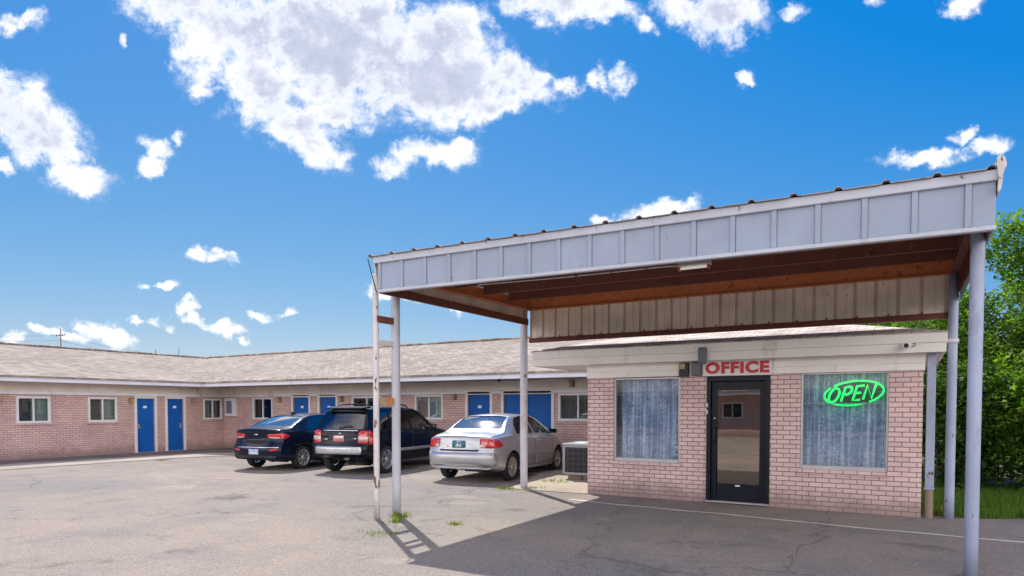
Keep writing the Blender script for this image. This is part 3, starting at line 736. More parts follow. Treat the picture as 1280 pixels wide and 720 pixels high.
# the two big windows
for k, (u0, u1, z0, z1) in enumerate(OH[:2]):
    w = .035; mb = MB(); P = lambda *a: pbox(mb, 'x', YO, 1, *a)
    P(u0 + .002, u0 + w, z0, z1 - .01, .03, .10); P(u1 - w, u1 - .002, z0, z1 - .01, .03, .10); P(u0 + w, u1 - w, z0 + .002, z0 + .07, .02, .10); P(u0 + w, u1 - w, z1 - .04, z1 - .011, .03, .10)
    if k == 1: P(u0 + w, u1 - w, 1.765, 1.785, .062, .09)
    fr = mb.build('window', M['alu'], office, bevel=.004)
    mb = MB(); P(u0 + w, u1 - w, z0 + .07, z1 - .04, .055, .061); mb.build('pane', M['opane'], fr)
    curtain_mesh('x', YO, 1, u0 + (.10 if k == 0 else .02), u1 - .02, z0 + .05, z1 - .02, .24, .034, .15, seed=31 + k).build('curtain', M['lace'], fr)
    mb = MB(); mb.box(u0 + .01, u1 - .01, YO + .34, YO + .35, z0 - .1, z1 + .03); mb.build('blind', paint('blue_grey_blind_%d' % k, (.20, .27, .40), .9, .5, 3), fr)
    mb = MB(); pbox(mb, 'x', YO, 1, u0 - .03, u1 + .03, z0 - .085, z0 - .002, -.03, .03); mb.build('sill', M['obrick_x'], fr, bevel=.006)
# the door
u0, u1, z0, z1 = OH[2]
mb = MB(); P = lambda *a: pbox(mb, 'x', YO, 1, *a)
a0, a1 = u0 + .075, u1 - .075
P(a0, a0 + .10, .05, 2.17, .045, .09); P(a1 - .10, a1, .05, 2.17, .045, .09); P(a0 + .10, a1 - .10, 2.02, 2.17, .045, .09); P(a0 + .10, a1 - .10, .05, .36, .045, .09)
door = mb.build('door', M['navy'], office, bevel=.005)
mb = MB(); P(a0 + .10, a1 - .10, .36, 2.02, .064, .07); mb.build('pane', M['dpane'], door)
mb = MB(); P(u0 + .002, a0 - .004, .021, z1 - .004, -.02, .11); P(a1 + .004, u1 - .002, .021, z1 - .004, -.02, .11); P(a0 - .004, a1 + .004, 2.176, z1 - .004, -.017, .11); mb.build('door_frame', M['navy'], door, bevel=.004)
mb = MB(); P(u0 + .002, u1 - .002, .0205, .048, -.06, .12); mb.build('threshold', M['alu'], door, bevel=.006)
hx = a0 + .055; yh = YO + .045
mb = MB(); mb.path([(hx, yh, 1.10), (hx, yh - .05, 1.11), (hx + .01, yh - .065, 1.14), (hx + .01, yh - .065, 1.32), (hx, yh - .05, 1.35), (hx, yh, 1.36)], .012, 8); mb.build('door_handle', M['black'], door)
mb = MB(); mb.lathe([(0, -.02), (.018, -.02), (.022, 0)], 14, (hx, yh, 1.52), 'y'); mb.build('lock', M['steel'], door)
mb = MB(); P((a0 + a1) / 2 - .04, (a0 + a1) / 2 + .04, .315, .34, .040, .0445); mb.build('sticker', M['white'], door)
mb = MB()
for zz in (1.60, 1.72): P(u0 - .012, u0 + .03, zz, zz + .07, -.03, -.021)
mb.build('keeper', M['alu'], door)
# downspout at the right corner
mb = MB(); mb.box(OX1 + .045, OX1 + .165, YO + .02, YO + .12, .48, FZ0 + .015); mb.box(OX1 + .035, OX1 + .175, YO + .012, YO + .128, .44, .48)
mb.build('downspout', M['post_blue'], office, bevel=.008)
mb = MB(); mb.tube((OX1 + .105, YO + .07, 0), (OX1 + .105, YO + .07, .44), .058, 14); mb.build('drain_pipe', M['cinder'], office)

# OFFICE sign
def text_obj(name, body, size, mat, extrude, bold=0.0, shear=0.0, spacing=1.0):
    cu = bpy.data.curves.new('tmp_text', 'FONT'); cu.body = body; cu.size = size; cu.extrude = extrude; cu.offset = bold; cu.shear = shear; cu.space_character = spacing
    cu.align_x = 'CENTER'; cu.align_y = 'CENTER'; cu.resolution_u = 6
    tmp = bpy.data.objects.new('tmp_text', cu); COL.objects.link(tmp)
    dg = bpy.context.evaluated_depsgraph_get(); me = bpy.data.meshes.new_from_object(tmp.evaluated_get(dg)); me.name = name
    bpy.data.objects.remove(tmp); bpy.data.curves.remove(cu)
    me.materials.clear(); me.materials.append(mat)
    return me
def text_fit(me, x0, x1, z0, z1, y):
    xs = [v.co.x for v in me.vertices]; ys = [v.co.y for v in me.vertices]
    ax, bx, ay, by = min(xs), max(xs), min(ys), max(ys)
    for v in me.vertices:
        v.co = Vector((x0 + (v.co.x - ax) / (bx - ax) * (x1 - x0), y - v.co.z, z0 + (v.co.y - ay) / (by - ay) * (z1 - z0)))
sign = thing('office_sign', 'white sign board with red OFFICE lettering above the glass door', 'sign', (-2.6, YO, 2.27))
SX0, SX1, SZ0, SZ1, SYF = -3.19, -2.03, 2.275, 2.545, YO - .075
mb = MB(); mb.box(SX0, SX1, SYF, YO - .028, SZ0, SZ1); mb.build('board', M['signboard'], sign, bevel=.006)
mb = MB(); w = .022
mb.box(SX0 - .004, SX1 + .004, SYF - .008, SYF - .001, SZ0 - .004, SZ0 + w); mb.box(SX0 - .004, SX1 + .004, SYF - .008, SYF - .001, SZ1 - w, SZ1 + .004)
mb.box(SX0 - .004, SX0 + w, SYF - .0075, SYF - .001, SZ0 + w, SZ1 - w); mb.box(SX1 - w, SX1 + .004, SYF - .0075, SYF - .001, SZ0 + w, SZ1 - w); mb.build('rim', M['signboard'], sign)
me = text_obj('lettering', 'OFFICE', .3, M['red'], .004, .015, spacing=1.12); text_fit(me, SX0 + .04, SX1 - .04, SZ0 + .032, SZ1 - .032, SYF - .006)
o = bpy.data.objects.new('lettering', me); COL.objects.link(o); attach(o, sign)

# OPEN neon sign in the right window
neon = thing('neon_sign', 'green neon OPEN sign inside an oval in the right office window', 'neon sign', (-.79, YO + .13, 1.95))
NX, NZ, NA, NB, NY = -.80, 1.945, .43, .195, YO + .125
def ell(t0, t1, a, b, n=40, tilt=.045):
    return [(NX + a * math.cos(t), NY, NZ + b * math.sin(t) + tilt * math.cos(t)) for t in [R(t0) + (R(t1) - R(t0)) * i / n for i in range(n + 1)]]
mb = MB(); mb.path(ell(-58, 132, NA, NB, 48), .015, 8); mb.path(ell(142, 292, NA, NB, 40), .015, 8)
mb.build('oval_tube', M['neon'], neon)
H_ = .115
def stroke(pts, off): return [(NX + off + x + z * .28, NY, NZ - .004 + z + (off + x) * .10) for x, z in pts]
def arc(cx, cz, rx, rz, t0, t1, n=16): return [(cx + rx * math.cos(R(t0 + (t1 - t0) * i / n)), cz + rz * math.sin(R(t0 + (t1 - t0) * i / n))) for i in range(n + 1)]
LR = .0185
for pts_ in ([stroke(arc(0, 0, .072, H_, 0, 360, 28), -.285)],
             [stroke([(-.05, -H_), (-.05, H_), (.0, H_)] + arc(.005, .057, .055, .065, 90, -90) + [(-.05, -.008)], -.10)],
             [stroke([(.055, H_), (-.05, H_), (-.05, -H_), (.055, -H_)], .07), stroke([(-.05, 0), (.04, 0)], .07)],
             [stroke([(-.06, -H_), (-.06, H_), (.06, -H_), (.06, H_)], .23)]):
    mb = MB()
    for q_ in pts_: mb.path(q_, LR, 8)
    mb.build('letter', M['neon'], neon)
mb = MB(); mb.path([(NX - .3, NY + .02, NZ - .11), (NX + .3, NY + .02, NZ - .05)], .006, 6); mb.path([(NX - .3, NY + .02, NZ + .04), (NX + .3, NY + .02, NZ + .12)], .006, 6)
mb.path([(NX - .2, NY + .02, NZ + .08), (NX - .2, NY + .02, 2.25)], .003, 6); mb.path([(NX + .2, NY + .02, NZ + .08), (NX + .2, NY + .02, 2.25)], .003, 6); mb.build('hanger', M['neon_back'], neon)
mb = MB(); q = [(NX + (NA - .02) * math.cos(2 * math.pi * i / 40), NZ + (NB - .015) * math.sin(2 * math.pi * i / 40) + .045 * math.cos(2 * math.pi * i / 40)) for i in range(40)]
mb.prism(q, lambda a, c: (a, NY + .030, c), lambda a, c: (a, NY + .036, c)); mb.build('backing', M['neon_back'], neon)

# small fixtures on the office front
b = thing('junction_box', 'upper grey metal box on the white fascia beside the sign', 'metal box', (-3.16, FY0, 2.6))
mb = MB(); mb.box(-3.20, -3.06, FY0 - .10, FY0 - .0145, 2.47, 2.76); mb.build('case', M['grey'], b, bevel=.02)
mb = MB(); mb.box(-3.19, -3.07, FY0 - .112, FY0 - .101, 2.49, 2.74); mb.build('cover', M['grey'], b, bevel=.01)
b = thing('junction_box', 'lower grey metal box on the siding left of the sign', 'metal box', (-3.30, YO, 2.42))
mb = MB(); mb.box(-3.395, -3.215, YO - .12, YO - .027, 2.285, 2.53); mb.build('case', M['grey'], b, bevel=.02)
mb = MB(); mb.box(-3.385, -3.225, YO - .132, YO - .121, 2.30, 2.50); mb.build('cover', M['grey'], b, bevel=.01)
b = thing('porch_light', 'black porch light with a tan lens above the left office window', 'porch light', (-3.53, YO, 2.4))
mb = MB(); mb.box(-3.625, -3.45, YO - .10, YO - .027, 2.275, 2.52); mb.build('housing', M['black'], b, bevel=.008)
mb = MB(); mb.box(-3.61, -3.50, YO - .135, YO - .101, 2.405, 2.51); mb.build('lens', M['lampglass'], b, bevel=.012)
b = thing('security_camera', 'white security camera with black lens on the office fascia', 'camera', (-.08, FY0, 2.65))
mb = MB(); mb.box(-.14, .0, FY0 - .03, FY0 - .015, 2.63, 2.70); mb.tube((-.05, FY0 - .03, 2.66), (-.05, FY0 - .08, 2.645), .014); mb.build('bracket', M['white'], b)
mb = MB(); mb.lathe([(0, 0), (.04, 0), (.046, -.02), (.046, -.17), (.05, -.19), (.036, -.191), (.034, -.175), (0, -.175)], 18, (-.07, FY0 - .03, 2.632), 'y'); mb.build('body', M['white'], b)
mb = MB(); mb.lathe([(0, -.186), (.018, -.183), (.033, -.176)], 16, (-.07, FY0 - .03, 2.632), 'y'); mb.build('lens', M['black'], b)
mb = MB(); mb.path([(-.02, FY0 - .02, 2.65), (.03, FY0 - .03, 2.63), (.06, FY0 - .025, 2.66), (.02, FY0 - .02, 2.68)], .006, 6); mb.build('cable', M['black'], b)
# little figurine on the sill
b = thing('figurine', 'small blue and white figurine in the corner of the left office window', 'figurine', (-3.72, YO + .14, .75))
mb = MB(); mb.lathe([(0, 0), (.05, 0), (.055, .02), (.045, .06), (.05, .10), (.03, .13), (.02, .14)], 14, (-3.72, YO + .13, .752)); mb.build('body', M['figblue'], b)
mb = MB(); mb.lathe([(.012, .138), (.03, .15), (.042, .18), (.036, .21), (.015, .225), (0, .227)], 14, (-3.72, YO + .13, .752)); mb.build('head', M['skin'], b)
mb = MB(); mb.lathe([(.05, .205), (.044, .215), (.03, .24), (0, .255)], 14, (-3.72, YO + .13, .752)); mb.lathe([(.048, .075), (.06, .08), (.05, .095)], 14, (-3.72, YO + .13, .752)); mb.build('hat', M['white'], b)

# air conditioner on blocks
b = thing('air_conditioner', 'grey outdoor air conditioner with dark grille beside the office wall', 'air conditioner', (-6.6, 14.5, 0))
ax0, ax1, ay0, ay1, az0, az1 = -7.05, -6.1, 14.1, 14.95, .14, .82
mb = MB()
for x in (ax0, ax1 - .06):
    for y in (ay0, ay1 - .06): mb.box(x, x + .06, y, y + .06, az0, az1)
mb.box(ax0 + .06, ax1 - .06, ay0, ay0 + .03, az0, az0 + .05); mb.box(ax0 + .06, ax1 - .06, ay0, ay0 + .03, az1 - .04, az1); mb.box(ax0, ax0 + .03, ay0 + .06, ay1 - .06, az0, az0 + .05)
mb.build('frame', M['ac'], b, bevel=.005)
mb = MB(); mb.box(ax0 - .015, ax1 + .015, ay0 - .015, ay1 + .015, az1 + .001, az1 + .05); mb.lathe([(.36, 0), (.34, .02), (.33, .025), (.1, .035), (0, .035)], 24, ((ax0 + ax1) / 2, (ay0 + ay1) / 2, az1 + .052)); mb.build('lid', M['ac'], b, bevel=.01)
mb = MB(); mb.box(ax0 + .03, ax1 - .03, ay0 + .03, ay1 - .03, az0 + .01, az1 - .01)
for k in range(26):
    x = ax0 + .07 + k * .0315; mb.box(x, x + .008, ay0 + .012, ay0 + .03, az0 + .055, az1 - .045)
for k in range(22):
    y = ay0 + .07 + k * .033; mb.box(ax0 + .01, ax0 + .03, y, y + .008, az0 + .055, az1 - .045)
mb.build('grille', M['ac_fin'], b)
mb = MB()
for k in range(5):
    z = az0 + .13 + k * .12; mb.box(ax0 + .06, ax1 - .06, ay0 + .006, ay0 + .0115, z, z + .007)
for k in range(6): mb.box(ax0 + .13 + k * .14, ax0 + .137 + k * .14, ay0 + .0, ay0 + .0055, az0 + .05, az1 - .04)
mb.build('guard', M['grey'], b)
mb = MB(); mb.box(ax0 + .1, ax0 + .5, ay0 + .08, ay0 + .28, .019, .139); mb.box(ax1 - .5, ax1 - .1, ay0 + .08, ay0 + .28, .019, .139); mb.box(ax0 + .1, ax1 - .1, ay1 - .3, ay1 - .1, .019, .139); mb.build('block', M['cinder'], b, bevel=.01)
#@@CANOPY
# ------------------------------------------------------------------ the canopy over the drive
canopy = thing('canopy', 'white metal drive-through canopy with rusty underside on painted posts before the office', 'canopy', (-3.2, 10, 0))
CX0, CX1, CY0, CY1 = -6.93, .645, 7.60, 12.27
def tx(x): return (x - CX0) / (CX1 - CX0)
def zbf(x): return 3.44 - .095 * tx(x)          # lower edge of the front fascia (the frame sags to the right)
def ztf(x): return 3.985 - .085 * tx(x)
ZR = 4.03                                         # roof height at the rear
def zroof(x, y): k = (y - CY0) / (CY1 - CY0); return ztf(x) * (1 - k) + ZR * k
PITCH_ = .4235
# front fascia: sheet with raised battens, top and bottom trims
mb = MB(); n = 17; st = (CX1 - CX0) / 17.6
xs = [CX0 + .02 + i * st for i in range(18)]
def fbox(mb, x0, x1, y0, y1, zf0, zf1, mi=0):
    v = []
    for zf in (zf0, zf1):
        for y in (y0, y1):
            for x in (x0, x1): v.append((x, y, zf(x)))
    mb.mesh(v, [(0, 2, 3, 1), (4, 5, 7, 6), (0, 1, 5, 4), (1, 3, 7, 5), (3, 2, 6, 7), (2, 0, 4, 6)], mi)
for a, b_ in zip(xs, xs[1:] + [CX1]):
    mid = (a + b_) / 2
    for (p, q, d) in ((a, a + .055, .0), (a + .055, b_, .022)):
        if q > CX1: q = CX1
        if q - p > .004: fbox(mb, p, q, CY0 + d, CY0 + .035, lambda x: zbf(x) + .045, lambda x: ztf(x) - .10)
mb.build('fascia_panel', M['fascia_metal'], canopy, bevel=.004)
mb = MB()
fbox(mb, CX0 - .05, CX1 + .01, CY0 - .02, CY0 + .04, lambda x: ztf(x) - .105, lambda x: ztf(x) - .006)
fbox(mb, CX0, CX1 + .005, CY0 - .012, CY0 + .06, lambda x: zbf(x), lambda x: zbf(x) + .043)
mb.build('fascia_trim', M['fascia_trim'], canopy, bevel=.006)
# left side panel, leaning out at the top, and right side panel
mb = MB()
def sidepanel(mb, xb, xt, th, zb0, zb1):
    # one sheet with standing ribs; th > 0 puts the ribs on the +x face
    y0, y1 = CY0 + .0405, CY1 - .05
    def quadbox(p, q, o0, o1):
        v = []
        for y in (p, q):
            k = (y - y0) / (y1 - y0); zb_ = zb0 + (zb1 - zb0) * k
            for (x_, z_) in ((xb, zb_), (xt, zroof(xt, y) - .03)):
                v += [(x_ + o0, y, z_), (x_ + o1, y, z_)]
        mb.mesh(v, [(0, 1, 3, 2), (4, 6, 7, 5), (0, 4, 5, 1), (2, 3, 7, 6), (0, 2, 6, 4), (1, 5, 7, 3)])
    quadbox(y0, y1, 0, th); N = 14
    for i in range(N):
        y = y0 + .1 + (y1 - y0 - .15) * i / (N - 1); quadbox(y, y + .045, th, th * 3) if th > 0 else quadbox(y, y + .045, th, th * 3)
sidepanel(mb, CX0 - .01, CX0 - .10, .010, 3.46, 3.48); mb.build('side_panel', M['cream'], canopy)
mb = MB(); sidepanel(mb, CX1 - .03, CX1 - .035, -.010, 3.36, 3.47); mb.build('side_panel', M['rust_dark'], canopy)
mb = MB(); mb.box(CX1 - .028, CX1 - .012, CY0 + .061, CY1 - .05, 3.345, 3.86); mb.build('side_cladding', M['fascia_metal'], canopy)
# rear skirt: cream ribbed sheet with a rusty channel under it
mb = MB(); SKY_ = CY1 - .06
x = CX0 + .06; k = 0
rr = random.Random(4)
while x < CX1 - .14:
    w = .30 + rr.uniform(-.02, .03); x1 = min(x + w, CX1 - .12)
    for (p, q, d) in ((x, x + .045, .035), (x + .045, (x + x1) / 2 + .03, 0), ((x + x1) / 2 + .03, (x + x1) / 2 + .042, .008), ((x + x1) / 2 + .042, x1, 0)):
        if q - p > .004: mb.box(p, q, SKY_ + d, SKY_ + d + .012, 3.165, 3.99)
    for (p, q) in ((x, x), (x + .045, x + .045)): mb.box(p - .003, p + .003, SKY_, SKY_ + .047, 3.166, 3.989)
    x = x1
mb.build('rear_skirt', M['cream'], canopy)
mb = MB(); mb.box(CX0 + .04, CX1 - .11, SKY_ - .025, SKY_ + .05, 3.07, 3.163)
for i in range(16):
    xx = CX0 + .3 + i * .45; mb.box(xx, xx + .02, SKY_ - .032, SKY_ - .0255, 3.10, 3.20)
mb.build('skirt_channel', M['rust_dark'], canopy, bevel=.004)
# rusty I-beams
def ibeam(mb, p0, p1, h, w, tw=.012, tf=.016):
    p0 = Vector(p0); p1 = Vector(p1); d = (p1 - p0); s = Vector((-d.y, d.x, 0)).normalized()
    def bar(o0, o1, za, zb):
        v = [p0 + s * o + Vector((0, 0, z)) for z in (za, zb) for o in (o0, o1)] + [p1 + s * o + Vector((0, 0, z)) for z in (za, zb) for o in (o0, o1)]
        mb.mesh(v, [(0, 1, 3, 2), (4, 6, 7, 5), (0, 4, 5, 1), (1, 5, 7, 3), (3, 7, 6, 2), (2, 6, 4, 0)])
    bar(-w / 2, w / 2, 0, tf); bar(-w / 2, w / 2, h - tf, h); bar(-tw / 2, tw / 2, tf, h - tf)
mb = MB(); ibeam(mb, (CX0 + .02, CY1 - .125, 3.735), (CX1 - .06, CY1 - .125, 3.735), .235, .10); mb.build('rear_beam', M['rust'], canopy)
mb = MB(); ibeam(mb, (CX0 + .06, CY0 + .08, 3.70), (CX0 + .06, CY1 - .16, 3.745), .20, .10); mb.build('side_beam', M['rust'], canopy)
mb = MB(); ibeam(mb, (CX1 - .10, CY0 + .08, 3.62), (CX1 - .10, CY1 - .16, 3.745), .20, .10); mb.build('side_beam', M['rust_dark'], canopy)
mb = MB(); mb.box(CX0 - .012, CX0 + .05, CY0 + .061, CY1 - .11, 3.435, 3.56); mb.build('side_channel', M['rust_dark'], canopy, bevel=.005)
mb = MB(); fbox(mb, CX0 + .1, CX1 - .16, CY0 + .07, CY0 + .15, lambda x: zbf(x) + .03, lambda x: zbf(x) + .17); mb.build('front_beam', M['rust_dark'], canopy, bevel=.005)
for y, h in ((8.55, .16), (9.45, .16), (10.35, .16), (11.25, .16)):
    mb = MB()
    f0 = lambda x, y=y, h=h: zroof(x, y) - .05 - h; f1 = lambda x, y=y: zroof(x, y) - .05
    fbox(mb, CX0 + .12, CX1 - .16, y, y + .012, f0, f1); fbox(mb, CX0 + .12, CX1 - .16, y + .012, y + .07, lambda x: f0(x), lambda x: f0(x) + .012); fbox(mb, CX0 + .12, CX1 - .16, y + .012, y + .06, lambda x: f1(x) - .012, f1)
    mb.build('purlin', M['rust_dark'], canopy)
# conduit and little hanger straps
mb = MB(); mb.path([(CX0 + .9, 9.02, 3.70), (-4.5, 9.02, 3.665), (-2.9, 9.02, 3.655), (-2.76, 9.02, 3.64)], .011, 8); mb.build('conduit', M['post_worn'], canopy)
# ribbed roof sheet
mb = MB(); prof = []
x = CX0 - .13; 
while x < CX1 + .05:
    prof += [(x, 0), (x + .025, .030), (x + .06, .030), (x + .085, 0)]; x += PITCH_
prof.append((CX1 + .06, 0))
vs = []
for (px_, h) in prof:
    for y, dz in ((CY0 - .06, 0), (CY1 - .01, 0)):
        for th in (0, -.006): vs.append((px_, y, zroof(px_, y) + h + th))
fs = []
for i in range(len(prof) - 1):
    a = i * 4; c = a + 4
    fs += [(a, a + 2, c + 2, c), (a + 1, c + 1, c + 3, a + 3), (a, c, c + 1, a + 1), (a + 2, a + 3, c + 3, c + 2)]
mb.mesh(vs, fs, 0); mb.build('roof_sheet', M['roofmetal'], canopy)
mb = MB()
vs = [(x_, y, zroof(x_, y) - .018) for x_ in (CX0 - .02, CX1 - .02) for y in (CY0 + .05, CY1)]
vs += [(a, b_, c - .012) for a, b_, c in vs]
mb.mesh(vs, [(0, 1, 3, 2), (4, 6, 7, 5), (0, 4, 5, 1), (2, 3, 7, 6), (0, 2, 6, 4), (1, 5, 7, 3)]); mb.build('ceiling_sheet', M['ceil'], canopy)
# curled end flashing along the right edge, closed by a cap at the front
mb = MB(); N = 16; sec = []
zt_ = ztf(CX1)
for i in range(N): sec.append((CX1 + .024 + (.026 + .018 * (i % N < N / 2)) * math.cos(2 * math.pi * i / N), zt_ + .0 + .105 * math.sin(2 * math.pi * i / N)))
mb.prism(sec, lambda a, c: (a, CY0 - .07, c), lambda a, c: (a, CY1 - .005, c + (ZR - zt_)))
mb.prism([(CX1 + .012, zt_ - .06), (CX1 + .045, zt_ - .08), (CX1 + .035, zt_ - .19), (CX1 + .016, zt_ - .23), (CX1 + .006, zt_ - .2)], lambda a, c: (a, CY0 - .05, c), lambda a, c: (a, CY1, c + (ZR - zt_)))
mb.build('rake_flashing', M['post_worn'], canopy, bevel=.004)
# left edge flashing strip and thin diagonal stay
mb = MB(); mb.path([(CX0 - .13, CY0 - .05, ztf(CX0) - .03), (CX0 + .02, CY0 - .03, zbf(CX0) - .0)], .008, 6); mb.build('stay', M['navy'], canopy)
# posts
def post(x, y, r, ztop, mat, name='post', lab=None, lean=(0, 0)):
    mb = MB(); nseg = 10
    mb.path([(x + lean[0] * i / nseg, y + lean[1] * i / nseg, ztop * i / nseg) for i in range(nseg + 1)], r, 20)
    p = mb.build(name, mat, canopy)
    if lab: p['label'] = lab
    return p
post(-6.995, 8.10, .068, zbf(-7) + .26, M['post'], lab='stout front left post of the ladder pair')
p = post(-7.03, 7.68, .046, zbf(-7) + .30, M['post_worn'], name='ladder_post', lab='thin rust-streaked front post of the ladder pair')
post(-6.985, CY1 - .125, .078, 3.735, M['post_mid'])
pr = post(.535, CY1 - .125, .066, 3.735, M['post_blue'])
post(.545, 8.05, .062, zbf(.5) + .26, M['post_blue'], lab='rust-spotted front right post nearest the camera')
mb = MB(); mb.lathe([(.067, -.03), (.082, -.03), (.082, .03), (.067, .03)], 20, (.535, CY1 - .125, 2.72)); mb.build('collar', M['post_mid'], pr)
# rungs and wooden block of the ladder pair
mb = MB(); mb.box(-7.055, -6.975, 7.66, 8.12, 3.015, 3.115); mb.build('rung', M['rust_dark'], canopy, bevel=.006)
mb = MB(); mb.box(-7.05, -6.99, 7.70, 8.06, 2.67, 2.755); mb.build('rung', M['post_worn'], canopy, bevel=.006)
mb = MB(); mb.box(-7.045, -6.97, 7.72, 8.04, 1.75, 1.86); mb.build('wooden_block', M['wooden'], canopy, bevel=.006)
mb = MB(); mb.box(-6.969, -6.955, 7.88, 7.97, 1.74, 1.87); mb.build('bracket', M['rust'], canopy)
# fluorescent fitting under the purlin
b = thing('tube_light', 'rusty fluorescent light fitting under the canopy roof', 'light fixture', (-2.55, 9.02, 3.63))
mb = MB(); mb.prism([(-.07, -.0), (.07, 0), (.05, .06), (-.05, .06)], lambda a, c: (-2.76, 9.02 + a, 3.625 + c), lambda a, c: (-2.32, 9.02 + a, 3.625 + c)); mb.tube((-2.54, 9.02, 3.685), (-2.54, 9.02, 3.81), .012); mb.build('housing', M['post_worn'], b, bevel=.004)
mb = MB(); mb.tube((-2.72, 9.02, 3.60), (-2.36, 9.02, 3.60), .018, 14); mb.build('tube', M['tube'], b)
mb = MB(); mb.box(-2.75, -2.721, 8.985, 9.055, 3.575, 3.6245); mb.build('socket', M['rust'], b)
mb = MB(); mb.box(-2.359, -2.33, 8.985, 9.055, 3.575, 3.6245); mb.build('socket', M['rust'], b)

# ------------------------------------------------------------------ cars
def pchip(pts):
    xs = [p[0] for p in pts]; ys = [p[1] for p in pts]; n = len(xs)
    h = [xs[i + 1] - xs[i] for i in range(n - 1)]; dl = [(ys[i + 1] - ys[i]) / h[i] for i in range(n - 1)]
    m = [dl[0]] + [0 if dl[i - 1] * dl[i] <= 0 else 2 * dl[i - 1] * dl[i] / (dl[i - 1] + dl[i]) for i in range(1, n - 1)] + [dl[-1]]
    def f(x):
        if x <= xs[0]: return ys[0]
        if x >= xs[-1]: return ys[-1]
        i = 0
        while x > xs[i + 1]: i += 1
        t = (x - xs[i]) / h[i]
        return (2*t**3 - 3*t*t + 1) * ys[i] + (t**3 - 2*t*t + t) * h[i] * m[i] + (3*t*t - 2*t**3) * ys[i+1] + (t**3 - t*t) * h[i] * m[i+1]
    return f

class Car:
    """body surface: x runs from the rear bumper (0) forwards to L, y to the car's left, z up"""
    def __init__(s, L, W, top, belt, bottom, plan, tumble, rear, front, crown=.03, rearplan=.12, frontplan=.25, rise=.05):
        s.L, s.W, s.tumble, s.crown = L, W, tumble, crown
        s.top, s.belt, s.bot, s.plan = pchip(top), pchip(belt), pchip(bottom), pchip(plan)
        s.rear, s.front = pchip(rear), pchip(front); s.rp, s.fp = rearplan, frontplan; s.rise = rise
    def ring(s, x, inset=0.0, zbot=None):
        w = s.plan(x) * s.W / 2 - inset; zt = s.top(x) - inset; zs = min(s.belt(x), zt - .035)
        zb = s.bot(x) if zbot is None else zbot
        yr = max(.3, w * .95 - s.tumble * max(0, zt - zs)); hz = zt - zs
        ro = min(.06, hz * .3)
        pts = [(0, zb), (w * .5, zb), (w * .84, zb), (w * .94, zb + .02), (w * .975, zb + .08)]
        hm = zs - zb
        pts += [(w * .988, zb + hm * .28), (w * .997, zb + hm * .45), (w, zb + hm * .62), (w * .996, zb + hm * .78), (w * .985, zb + hm * .90), (w * .962, zs)]
        for t in (.12, .3, .5, .7, .88):
            bul = .012 * math.sin(math.pi * t) * min(1, hz / .3)
            pts.append((w * .945 + (yr - w * .945) * t + bul, zs + .006 + (zt - s.crown - ro - zs - .006) * t))
        pts += [(yr - ro * .15, zt - s.crown - ro * .55), (yr - ro * .55, zt - s.crown - ro * .15), (yr - ro * 1.3, zt - s.crown + .002)]
        for k in (.8, .6, .4, .2, 0): pts.append(((yr - ro * 1.3) * k, zt - s.crown * (k * k)))
        return pts
    def warp(s, x, y, z):
        w = s.W / 2; q = min(1.0, abs(y) / w)
        a = max(0, 1 - x / .9); c = max(0, 1 - (s.L - x) / 1.1)
        a = a * a * (3 - 2 * a) if a < 1 else 1; c = c * c * (3 - 2 * c) if c < 1 else 1
        return x + a * (s.rear(z) + s.rp * q ** 3) - c * (s.front(z) + s.fp * q ** 2.5)
    def body_mesh(s, n=72, inset=0.0, x0=0.0, x1=None, zbot=None, warp=True):
        x1 = s.L if x1 is None else x1
        xs = [x0 + (x1 - x0) * (.5 - .5 * math.cos(math.pi * i / n)) * .35 + (x1 - x0) * i / n * .65 for i in range(n + 1)]
        rings = [s.ring(x, inset, zbot) for x in xs]; k = len(rings[0])
        V = []; idx = {}
        wf = (lambda x, y, z: (s.warp(x, y, z), y, z)) if warp else (lambda x, y, z: (x, y, z))
        def vid(i, j, side):
            y, z = rings[i][j]
            if j in (0, k - 1): side = 1
            key = (i, j, side)
            if key not in idx: idx[key] = len(V); V.append(wf(xs[i], y * side, z))
            return idx[key]
        Fs = []
        for i in range(n):
            for j in range(k - 1):
                for sd in (1, -1):
                    q = [vid(i, j, sd), vid(i + 1, j, sd), vid(i + 1, j + 1, sd), vid(i, j + 1, sd)]
                    Fs.append(q if sd > 0 else q[::-1])
        # end caps: rows of the ring joined across with a few columns
        for i, flip in ((0, False), (n, True)):
            cols = 14; rows = []
            for j in range(k):
                y, z = rings[i][j]
                if j in (0, k - 1): rows.append([vid(i, j, 1)] * (cols + 1)); continue
                row = []
                for c in range(cols + 1):
                    yy = y * (1 - 2 * c / cols)
                    if c == 0: row.append(vid(i, j, 1))
                    elif c == cols: row.append(vid(i, j, -1))
                    else: row.append(len(V)); V.append(wf(xs[i], yy, z))
                rows.append(row)
            # bottom rows are all at one height: use only the rows from the sill up, plus a flat bottom strip
            start = 4
            for j in range(start, k - 1):
                if j >= k - 7: break
                for c in range(cols):
                    q = [rows[j][c], rows[j][c + 1], rows[j + 1][c + 1], rows[j + 1][c]]
                    Fs.append(q[::-1] if flip else q)
            # crown strip on top: fan between last row and the top centre ring points
            jj = min(k - 7, k - 2)
            up = [vid(i, j, 1) for j in range(jj, k)] + [vid(i, j, -1) for j in range(k - 2, jj - 1, -1)]
            low = rows[jj][1:-1][::-1]
            f = up + low
            Fs.append(f if not flip else f[::-1])
            dn = [vid(i, j, 1) for j in range(start, -1, -1)] + [vid(i, j, -1) for j in range(1, start + 1)]
            f = dn + rows[start][1:-1][::-1]
            Fs.append(f if flip else f[::-1])
        return V, Fs

